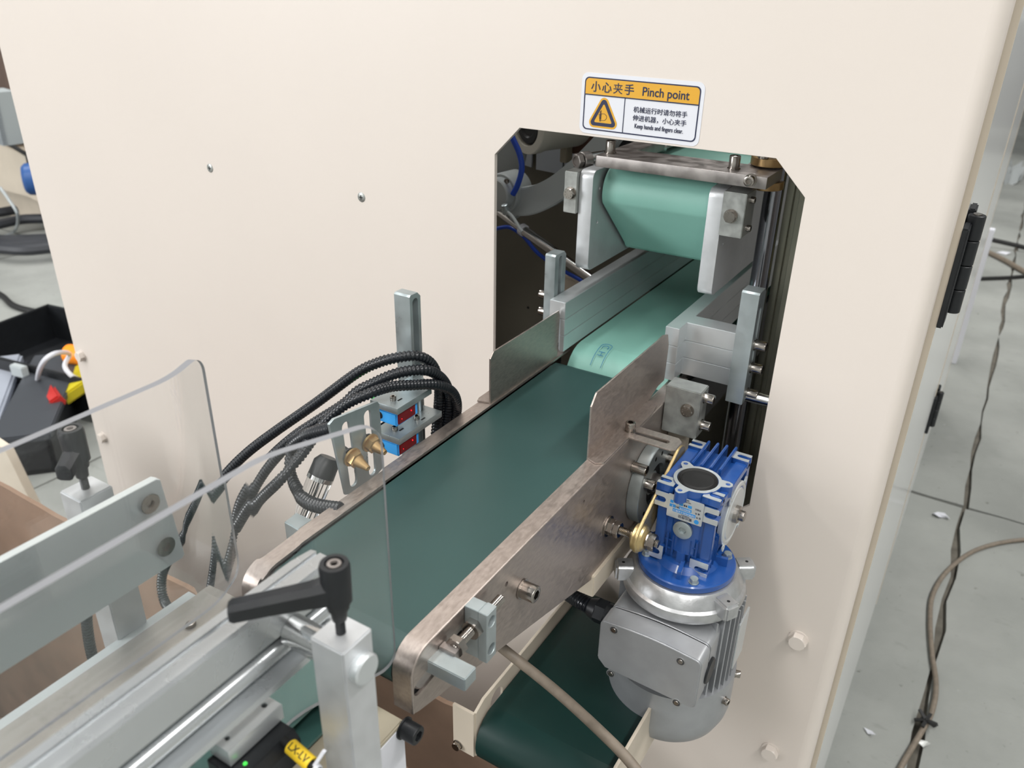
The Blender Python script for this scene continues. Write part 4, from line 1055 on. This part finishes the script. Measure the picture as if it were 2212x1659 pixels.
clamp_post('clamp_post', 'square clamp post at the front, black clamp lever pointing left, round shaft end', -.2215, -.2012, -.5100, -.4900, 1.0795, -.2012, (-1, -.91, .047), -.2445)
clamp_post('clamp_post', 'square clamp post behind the left guard, its black lever seen through the acrylic', -.4280, -.4078, -.5040, -.4835, 1.0800, None, (.55, -1, .016), -.3765)
# photo sensor on its bracket
ps = T('photo_sensor', 'small black photo sensor on an aluminium bracket with a yellow marked cable', 'sensor', (-.25, -.53, .984))
G().mesh(platez(1.0100, 1.0200, [(-.2625, -.5435), (-.2490, -.5435), (-.2490, -.5100), (-.2625, -.5100)], [circ2(-.2555, -.5150, .0019, 12), circ2(-.2555, -.5385, .0016, 12)], .0004)).obj('bracket', ALUB, ps)
G().prism([(-.2625, .988), (-.2390, .988), (-.2360, .991), (-.2360, 1.0045), (-.2400, 1.0092), (-.2625, 1.0092)], 'y', -.5470, -.5110).obj('body', BLACKP, ps, .0005)
G().lathe((-.2450, -.5385, 1.0092), (0, 0, 1), [(0, .0012), (.0006, .0009), (.0006, 0)], 10).obj('status_light', GREENL, ps)
c0 = P('x', -.2365, 618, 1603); cd_ = Vector((1, -.08, -.12)).normalized()
G().cyl(c0 - cd_ * .002, c0 + cd_ * .004, .0022, n=14).obj('cable_outlet', RUBBER, ps)
slv = G().lathe(c0 + cd_ * .003, cd_, [(0, .0034), (.0005, .0038), (.0155, .0038), (.0155, .0033), (.010, .0030)], 28, close=False).obj('marker_sleeve', TAPE, ps)
up_ = (Vector((0, 0, 1)) - cd_ * cd_.z).normalized(); sd_ = up_.cross(cd_); vd = (CAM - c0).normalized(); vn = (vd - cd_ * vd.dot(cd_)).normalized(); tt = vn.cross(cd_)
text('marker_lettering', 'LX-LV', .0052, c0 + cd_ * .0108 + vn * .0039, cd_, tt if tt.z > 0 else -tt, mat('marker_ink', '#26231d', .6), slv, ext=.0002, sx=.95)
G().tube(smooth([c0 + cd_ * .004, c0 + cd_ * .016, c0 + cd_ * .026 + Vector((0, 0, -.003)), c0 + cd_ * .040 + Vector((0, -.004, -.015))], 6), .0021, 12).obj('cable', RUBBER, ps)
G().lathe(c0 + cd_ * .0210 + Vector((0, 0, -.001)), cd_, [(0, .0030), (.0018, .0030)], 16).obox(c0 + cd_ * .0220 + Vector((.0, .002, .0045)), (.3, .5, .8), (1, 0, 0), (0, 1, 0), .0055, .0010, .0006).obj('cable_tie', WHITE, ps)
for px, py in ((548, 1508), (480, 1572), (412, 1640)):
    q = P('x', -.2630, px, py)
    G().lathe((-.2665, q.y, q.z), (1, 0, 0), [(0, .0022), (.0036, .0040), (.0040, .0040), (.0040, .0018), (.0025, .0015), (.0025, 0)], 24).obj('countersunk_screw', SCREW, ps)

# ================================================================ SENSORS, NOZZLES AND HOSES LEFT OF THE BELT
sm = T('sensor_mount', 'zinc plated mount of a slotted post and two plates left of the green belt', 'sensor mount', (-.42, -.19, .90))
a = P('x', -.42, 885, 640); b = P('x', -.42, 907, 640)
slotted_post(sm, -.4375, -.4200, a.y, b.y + .0005, .90, a.z, .94, a.z - .008, r=.0042)
G().mesh(platez(.9880, .9942, [(-.4230, -.2370), (-.3945, -.2370), (-.3945, -.1760), (-.4230, -.1760)], [], .0003)).box(-.4230, -.4190, -.1760, -.171, .985, .9942).obj('lower_plate', ZINC, sm)
G().mesh(platez(1.0180, 1.0240, [(-.4240, -.2375), (-.3945, -.2375), (-.3945, -.1900), (-.4240, -.1700)], [], .0003)).obj('upper_plate', ZINC, sm)
for x, y, z in ((-.4075, -.2270, .9942), (-.4035, -.2010, .9942), (-.4075, -.2270, 1.0240)):
    socket('socket_screw', (x, y, z), (0, 0, 1), .0026, .0040, sm, washer=False)
    G().box(x + .0035, x + .0050, y + .001, y + .0065, z, z + .0002).obj('slot_mark', DARK, sm, flat=True)
G().box(-.4130, -.4100, -.186, -.183, .9880, 1.0180).obj('spacer', ZINC, sm, .0003)
for zt_s, nm, cable in ((1.0178, 'upper', False), (.9878, 'lower', True)):
    sn = T('color_mark_sensor', 'light blue sensor with a red window clamped under the %s zinc plate' % nm, 'sensor', (-.41, -.222, zt_s - .015), 'blue sensors with red windows')
    G().box(-.4260, -.3965, -.2365, -.2065, zt_s - .0135, zt_s).obj('body', SKY, sn, .0018, 3)
    wn = G().box(-.3966, -.3952, -.2355, -.2125, zt_s - .0105, zt_s - .0008).obj('red_window', REDW, sn, .0003)
    for y in (-.2315, -.2185):
        G().ball((-.3950, y, zt_s - (.004 if y > -.22 else .0065)), .0004 if y < -.22 else .0006, 8).obj('red_light', REDL, wn)
    G().lathe((-.4160, -.2366, zt_s - .0065), (0, -1, 0), [(0, .0036), (.0005, .0034), (.0005, 0)], 24).obj('adjust_knob', BLACKP, sn)
    G().box(-.4262, -.4255, -.234, -.210, zt_s - .012, zt_s + .006).obj('status_window', GREENL if nm == 'upper' else BLACKP, sn)

nb = T('nozzle_bracket', 'zinc bracket plate with two long slots holding two brass air nozzles', 'bracket', (-.40, -.285, .96))
X_ = -.3985
cn = [P('x', X_, *p) for p in ((712, 918), (722, 906), (815, 868), (819, 873), (829, 1003), (815, 1020), (768, 1062), (745, 1066))]
def ps2(px, py): q = P('x', X_, px, py); return (q.y, q.z)
s1 = ps2(794, 897); s2 = ps2(803, 1014); s3 = ps2(747, 922); s4 = ps2(762, 1038)
G().mesh(platex(X_ - .0025, X_, [(p.y, p.z) for p in cn], [slot2(s1[0], s1[1], s2[0], s2[1], .0046), slot2(s3[0], s3[1], s4[0], s4[1], .0046)], .0003)).obj('slotted_plate', ZINC, nb)
for (bx, by) in ((757, 984), (796, 953)):
    q = P('x', X_ + .001, bx, by); d = Vector((1, -.10, -.20)).normalized()
    G().lathe(q, d, [(-.012, .0040), (-.004, .0040), (-.004, .0060), (-.003, .0060)], 20).obj('fitting', BLACKP, nb)
    G().lathe(q, d, [(0, .0082), (.0018, .0082), (.0018, .0070), (.0068, .0070), (.0074, .0050), (.0090, .0046), (.0195, .0022), (.0195, .0012), (.018, 0)], 24, hexset=(3, 2)).obj('brass_nozzle', BRASS, nb, ang=25)
bw = T('air_filter', 'ribbed clear filter bowl with a black cap behind the right clear guard', 'filter', P('x', -.42, 650, 1130))
a = P('x', -.422, 650, 1128); b = P('x', -.418, 689, 1032); c = P('x', -.416, 703, 992); d = (b - a).normalized(); L_ = (b - a).length
g = G(); u, v = frame(d); rings = []
for t, r in ((0, .0080), (.003, .0094), (L_, .0098)):
    rings.append([g.bm.verts.new(a + d * t + (u * math.cos(2 * PI * k / 48) + v * math.sin(2 * PI * k / 48)) * (r + (.0007 if k % 4 < 2 else 0))) for k in range(48)])
for A, B in zip(rings, rings[1:]):
    for k in range(48): g.bm.faces.new((A[k], B[k], B[(k + 1) % 48], A[(k + 1) % 48]))
g.bm.faces.new(rings[0]); g.bm.faces.new(list(reversed(rings[-1])))
g.obj('clear_bowl', CLEARB, bw, ang=20)
G().lathe(b, d, [(-.001, .0110), (.0025, .0110)], 32).obj('chrome_ring', CHROME, bw)
G().lathe(b + d * .0026, d, [(0, .0108), ((c - b).length * .7, .0105), ((c - b).length, .0070), ((c - b).length, 0)], 28).obj('cap', BLACKP, bw)
G().rod(a + d * .006, b, .0016).obj('inner_tube', BLACKP, bw)
sb2 = T('square_block', 'square zinc block standing beside the left rail next to the clear bowl', 'block', (-.405, -.33, .90))
c = P('x', -.398, 640, 1143)
G().box(-.4165, -.398, c.y, c.y + .0165, .905, c.z).obj('block', ZINC, sb2, .0008)

def hosepts(lst): return [P('y', y, x, z) for x, z, y in lst]
H1 = hosepts([(460, 1385, -.36), (400, 1345, -.35), (352, 1300, -.33), (345, 1240, -.32), (375, 1180, -.31), (415, 1120, -.30), (455, 1065, -.29), (497, 1014, -.28), (540, 973, -.27), (596, 931, -.26), (682, 871, -.245), (769, 807, -.23), (815, 784, -.22), (856, 773, -.21), (899, 769, -.197), (929, 783, -.184), (944, 812, -.174), (949, 850, -.168), (944, 910, -.166), (938, 970, -.17)])
H2 = hosepts([(470, 1260, -.33), (492, 1183, -.32), (505, 1125, -.31), (520, 1075, -.305), (552, 1025, -.295), (595, 978, -.285), (640, 940, -.277), (682, 912, -.268), (740, 875, -.255), (769, 848, -.245), (798, 832, -.238), (856, 807, -.22), (914, 799, -.20), (945, 810, -.183), (964, 832, -.168), (970, 862, -.160), (965, 905, -.157), (957, 940, -.157), (945, 990, -.16)])
H3 = hosepts([(505, 1140, -.35), (540, 1085, -.345), (590, 1040, -.34), (640, 990, -.32), (690, 925, -.29), (740, 878, -.272), (798, 850, -.255), (841, 836, -.235), (885, 832, -.217), (940, 831, -.193), (975, 845, -.17), (987, 872, -.158), (982, 905, -.150), (960, 935, -.150), (930, 965, -.152)])
H4 = hosepts([(720, 925, -.30), (665, 940, -.30), (632, 965, -.30), (620, 1005, -.31), (634, 1050, -.32), (668, 1085, -.33), (735, 1098, -.33)])
H5 = hosepts([(184, 1200, -.46), (180, 1290, -.45), (183, 1360, -.45), (200, 1440, -.45), (240, 1560, -.45)]) + [Vector((-.80, -.47, .30)), Vector((-.79, -.50, .061))]
for pts, r, lb in ((H1, .0050, 'topmost of the three black corrugated hoses arching past the cream panel'),
                   (H2, .0050, 'middle one of the three black corrugated hoses arching past the cream panel'),
                   (H3, .0048, 'lowest of the three arching black corrugated hoses, just above the blue sensors'),
                   (H4, .0060, 'short dark hose looping round behind the clear ribbed bowl'),
                   (H5, .0045, 'thin corrugated hose hanging down below the grey bar at the left')):
    o = corrugated('corrugated_hose', pts, r, HOSE); tag(o, lb, 'hose')

# ================================================================ FLOOR AND BACKGROUND
fc = G().tube(smooth([P('z', .006, *p) for p in ((2260, 1168), (2212, 1166), (2150, 1175), (2095, 1195), (2045, 1235), (2015, 1285), (2009, 1340), (2013, 1410), (2022, 1480), (2012, 1540), (1985, 1590), (1950, 1650), (1915, 1720))], 10), .0056, 14).obj('floor_cable', HOSEG)
tag(fc, 'tan cable curving over the concrete floor at the right', 'cable')
q = P('z', .008, 2000, 1560)
g = G()
for k in range(6):
    a = k * 1.05 + .3; g.obox(q + Vector((math.cos(a) * .010, math.sin(a) * .010, .004 + .002 * (k % 3))), (math.cos(a), math.sin(a), .3 * ((k % 3) - 1)), (-math.sin(a), math.cos(a), 0), (0, 0, 1), .013, .0035, .0012)
g.lathe(q - Vector((.006, .0, .0)), Vector((.03, .09, 0)), [(0, .0068), (.012, .0068)], 14)
tag(g.obj('black_tape', RUBBER), 'knotted black tape round the tan floor cable', 'tape')
def scrap(px, py, pts, label, mt=WHITE, z=.002):
    o = P('z', 0, px, py); g = G(); n = len(pts)
    A = [g.bm.verts.new((o.x + x, o.y + y, z + .004 * ((i * 7) % 3))) for i, (x, y) in enumerate(pts)]; B = [g.bm.verts.new(v.co + Vector((0, 0, .0015))) for v in A]
    g.bm.faces.new(A); g.bm.faces.new(list(reversed(B)))
    for k in range(n): g.bm.faces.new((A[k], B[k], B[(k + 1) % n], A[(k + 1) % n]))
    tag(g.obj('paper_scrap', mt, flat=True), label, 'scrap')
scrap(2031, 1117, [(-.022, 0), (-.010, .012), (.008, .010), (.020, .004), (.024, -.006), (.012, -.002), (.004, -.004), (-.004, -.012), (-.018, -.008)], 'white paper scrap near the crossing of the floor joints')
scrap(1877, 1585, [(-.012, .008), (.004, .003), (.012, -.006), (-.002, -.004)], 'tiny white paper chip beside the machine foot at lower right')
scrap(1990, 1607, [(-.012, .004), (.010, .006), (.014, -.001), (.004, -.009), (-.010, -.005)], 'crumpled clear white scrap under the black tape knot', mat('clear_film', '#c9cbc8', .3))
scrap(2165, 548, [(-.03, 0), (0, .03), (.04, .01), (.02, -.02)], 'white scrap on the floor far behind at the right')
for i, (pts, r, lb) in enumerate((([(2100, 508), (2135, 516), (2212, 534), (2300, 560)], .012, 'upper black cable on the floor at the far right'),
                      ([(2060, 604), (2110, 602), (2170, 600), (2212, 597), (2300, 590)], .010, 'lower black cable on the floor at the far right'),
                      ([(2080, 520), (2125, 540), (2170, 562), (2212, 586), (2300, 630)], .014, 'tan cable between two black cables at the far right'))):
    o = G().tube(smooth([P('z', r, *p) for p in pts], 6), r, 8).obj('floor_cable', HOSEG if i == 2 else RUBBER); tag(o, lb, 'cable')
# machine far right: blue film wrapped panel, dark cabinet, grey trolley frame
bp_ = T('wrapped_panel', 'blue film wrapped panel at the top right corner', 'panel', P('y', 2.6, 2200, 250))
pp = [P('y', 2.6, *p) for p in ((2225, 120), (2186, 235), (2182, 252), (2196, 244), (2240, 160))]
G().prism([(p.x, p.z) for p in pp], 'y', 2.58, 2.60).obj('film', mat('blue_film', '#2f93cf', .25), bp_)
dcb = T('dark_cabinet', 'dark cabinet standing far behind at the upper right edge', 'cabinet', P('z', 0, 2215, 290))
q = P('z', .0, 2200, 350); G().box(q.x + .02, q.x + .9, q.y + .2, q.y + .8, .25, 1.1).obj('cabinet_body', mat('anthracite', '#24262b', .5), dcb, .01)
for k in range(2): G().cyl((q.x + .10 + .7 * k, q.y + .3, 0), (q.x + .10 + .7 * k, q.y + .3, .26), .02).obj('leg', STEELD, dcb)
wp = T('white_panel', 'tall narrow white panel leaning beside the farther side door', 'panel', (-.02, 3.2, 0))
G().box(-.060, -.010, 2.75, 2.79, 0, .55).obj('board', WHITE, wp, .002)
q = P('z', 0, 2185, 385)
cf = T('clear_film_sheet', 'crumpled clear film lying on the floor far behind at right', 'film', q)
g = G()
for k in range(7):
    a = k * .9; g.obox(q + Vector((.05 * math.cos(a) - .02, .22 * math.sin(a), .03)), (math.cos(a), .4, .5), (0, 1, .3), (0, .3, 1), .05, .12, .003)
g.obj('film', mat('film_plastic', '#b9bdbd', .2, trans=.4), cf, flat=True)

# left background
mc = T('cream_machine', 'cream machine with a slanting beam far behind the left edge', 'machine', P('z', 0, 20, 470))
YM = 1.75
pp = [P('y', YM, *p) for p in ((-80, 262), (-20, 300), (75, 345), (98, 445), (60, 425), (-80, 390))]
G().prism([(p.x, p.z) for p in pp], 'y', YM, YM + .25).obj('beam', CREAM2, mc, .004)
pp = [P('y', YM + .1, *p) for p in ((-80, 390), (20, 405), (110, 440), (120, 475), (-80, 478))]
G().prism([(p.x, p.z) for p in pp], 'y', YM + .1, YM + .35).obj('base_frame', CREAM2, mc, .004)
pp = [P('y', YM - .02, *p) for p in ((-80, 225), (0, 215), (18, 310), (-80, 300))]
G().prism([(p.x, p.z) for p in pp], 'y', YM - .02, YM + .2).obj('upright', CREAM2, mc, .004)
dt = T('cable_duct', 'grey slotted cable duct at the far left edge', 'cable duct', P('y', YM - .1, 14, 310))
a = P('y', YM - .1, -2, 195); b = P('y', YM - .1, 22, 308); w2 = (P('y', YM - .1, 16, 300) - P('y', YM - .1, -4, 300)).length
d = (b - a); n = 22; sx_ = d.normalized().cross(Vector((0, 1, 0))).normalized()
G().obox((a + b) / 2 , sx_, (0, 1, 0), d, w2 * .55, .05, d.length / 2).obj('duct_core', GREYP, dt, flat=True)
for k in range(n):
    c = a + d * ((k + .5) / n) - Vector((0, .055, 0)); G().obox(c, sx_, (0, 1, 0), d, w2 * .6, .012, d.length / n * .30).obj('duct_finger', mat('duct_grey', '#8f9599', .5) if k == 0 else bpy.data.materials['duct_grey'], dt, flat=True)
q = P('y', YM - .15, 50, 385)
bm_ = T('blue_motor', 'blue round motor on the cream machine at the left edge', 'motor', q - Vector((0, 0, .12)))
G().lathe(q + Vector((.16, .16, 0)), (-.75, -1, 0), [(0, .085), (.16, .085), (.20, .081), (.215, .068), (.215, 0)], 40).obj('motor_body', BLUEB, bm_, ang=30)
G().box(q.x + .03, q.x + .11, q.y + .02, q.y + .10, q.z + .07, q.z + .12).obj('terminal_box', BLACKP, bm_, .005)
G().box(q.x + .04, q.x + .14, q.y + .05, q.y + .14, 0, q.z - .06).obj('foot', BLUEB, bm_, .004)
jb = T('machine_parts', 'dark brown machine parts behind the cable duct at the far left', 'machine part', P('y', 2.6, 30, 300))
pp = [P('y', 2.6, *p) for p in ((-80, 40), (60, 60), (60, 330), (-80, 330))]
G().prism([(p.x, p.z) for p in pp], 'y', 2.6, 2.8).obj('back_plate', mat('brown_parts', '#5a4a42', .6, var=.3, vscale=5), jb)
for i, (px, py, s_) in enumerate(((28, 240, .09), (36, 262, .06), (20, 285, .07), (40, 285, .05))):
    q = P('y', 2.5, px, py); G().lathe(q, (.3, -1, .2 * i), [(0, s_), (.12, s_ * .9), (.13, s_ * .5), (.2, s_ * .5), (.2, 0)], 20).obj('gear_hub', (STEELD, BLACKP, CARD, STEELD)[i], jb)
for k in range(3):
    q = P('z', .03, 30, 455 + 24 * k); g = G(); r = .55 - .10 * k
    pts = [(q.x + .25 + r * math.cos(2 * PI * i / 40) + .01 * math.sin(5 * i + k), q.y + r * .8 * math.sin(2 * PI * i / 40), .03 + .02 * k) for i in range(41)]
    o = g.tube(smooth(pts, 3), .028, 8).obj('cable_coil', mat('coil_rubber', '#2c2e33', .5) if k == 0 else bpy.data.materials['coil_rubber'])
    tag(o, ['farthest loop of black cable coiled on the floor at the left', 'middle loop of black cable coiled on the floor at the left', 'nearest loop of black cable coiled on the floor at the left'][k], 'cable', 'cable loops on the floor at the left')
o = G().tube(smooth([P('z', .014, *p) for p in ((-60, 610), (0, 636), (30, 660), (80, 673), (140, 676), (200, 670))], 6), .013, 8).obj('floor_cable', RUBBER); tag(o, 'single dark cable lying on the floor left of the cream panel', 'cable')
o = G().tube(smooth([P('y', YM - .2, *p) for p in ((0, 405), (18, 430), (38, 465))] + [P('z', .012, 30, 500), P('z', .012, -20, 520)], 6), .008, 8).obj('grey_cable', GREYP); tag(o, 'pale grey cable hanging from the cream machine at the left edge', 'cable')
o = G().tube(smooth([P('y', YM - .03, *p) for p in ((-40, 286), (0, 300), (55, 332), (90, 350))], 6), .012, 8).obj('black_cable', RUBBER); tag(o, 'black cable along the top of the cream machine beam', 'cable')
# tool boxes on the floor
def opencase(name, label, c, ax, ay, lx, ly, h, mt):
    t = T(name, label, 'tool box', c); c = Vector(c); ax = Vector(ax).normalized(); ay = Vector(ay).normalized(); Z = Vector((0, 0, 1))
    G().obox(c + Z * .01, ax, ay, Z, lx, ly, .01).obj('base', mt, t, .003)
    for s in (-1, 1):
        G().obox(c + ax * s * (lx - .008) + Z * h / 2, ax, ay, Z, .008, ly, h / 2).obj('side', mt, t, .003)
        G().obox(c + ay * s * (ly - .008) + Z * h / 2, ax, ay, Z, lx, .008, h / 2).obj('side', mt, t, .003)
    return t, ax, ay
q = P('z', 0, 130, 825); d1 = (P('z', 0, 190, 800) - P('z', 0, 60, 830)); 
tbx, ax_, ay_ = opencase('tool_box', 'open black plastic tool box with cables and a yellow sheet inside', (q.x + .02, q.y + .05, 0), (1, .15, 0), (-.15, 1, 0), .36, .22, .16, BLACKP)
for k in range(3): G().obox(Vector((q.x - .28 + .2 * k, q.y - .18, .15)), ax_, ay_, (0, 0, 1), .03, .012, .02).obj('latch', GREYP, tbx, .003)
for lb, px, py, mt, sz in (('yellow folded sheet standing in the open tool box', 165, 825, mat('yellow_sheet', '#b9aa1c', .5), (.10, .07, .02)),
                           ('red and white tool handle lying in the open tool box', 115, 853, mat('red_handle', '#b02a26', .4), (.10, .02, .02))):
    c = P('z', .12, px, py); o = G().obox(c, (1, -.4, .15), (.4, 1, .5), (-.15, -.5, 1), *sz).obj('folded_sheet' if 'yellow' in lb else 'screwdriver', mt, None, .006); tag(o, lb, 'sheet' if 'yellow' in lb else 'tool')
c = P('z', .16, 150, 765); o = G().rod(c, c + Vector((.22, .05, .02)), .035).obj('orange_roll', mat('orange_plastic', '#f08a1c', .4)); tag(o, 'orange handled roll at the far side of the open tool box', 'tool')
o = G().tube(smooth([P('z', z, px, py) for px, py, z in ((80, 830, .10), (85, 800, .20), (100, 775, .26), (125, 762, .26), (150, 765, .2), (140, 790, .18), (155, 812, .16), (180, 822, .12))], 6), .008, 8).obj('clear_tube', WHITE); tag(o, 'clear curved air tube looping out of the tool box', 'tube')
q = P('z', 0, 90, 925)
cl, ax_, ay_ = opencase('tool_box', 'closed long black case lying in front of the open tool box', (q.x + .02, q.y + .02, 0), (.75, -.66, 0), (.66, .75, 0), .30, .075, .12, BLACKP)
G().obox(Vector((q.x + .02, q.y + .02, .125)), ax_, ay_, (0, 0, 1), .305, .080, .012).obj('lid', mat('lid_grey', '#3a3d42', .4), cl, .004)
q = P('z', 0, 25, 925)
cc = T('parts_case', 'clear lidded parts case on the floor at the left edge', 'case', (q.x, q.y, 0))
G().obox(Vector((q.x - .14, q.y - .06, .04)), (.8, -.6, 0), (.6, .8, 0), (0, 0, 1), .30, .16, .04).obj('case_base', mat('case_dark', '#23252c', .4), cc, .006)
G().obox(Vector((q.x - .14, q.y - .06, .10)), (.8, -.6, 0), (.6, .8, 0), (0, 0, 1), .28, .145, .018).obj('clear_lid', mat('case_clear', '#c6ccd8', .12, trans=.5), cc, .008)
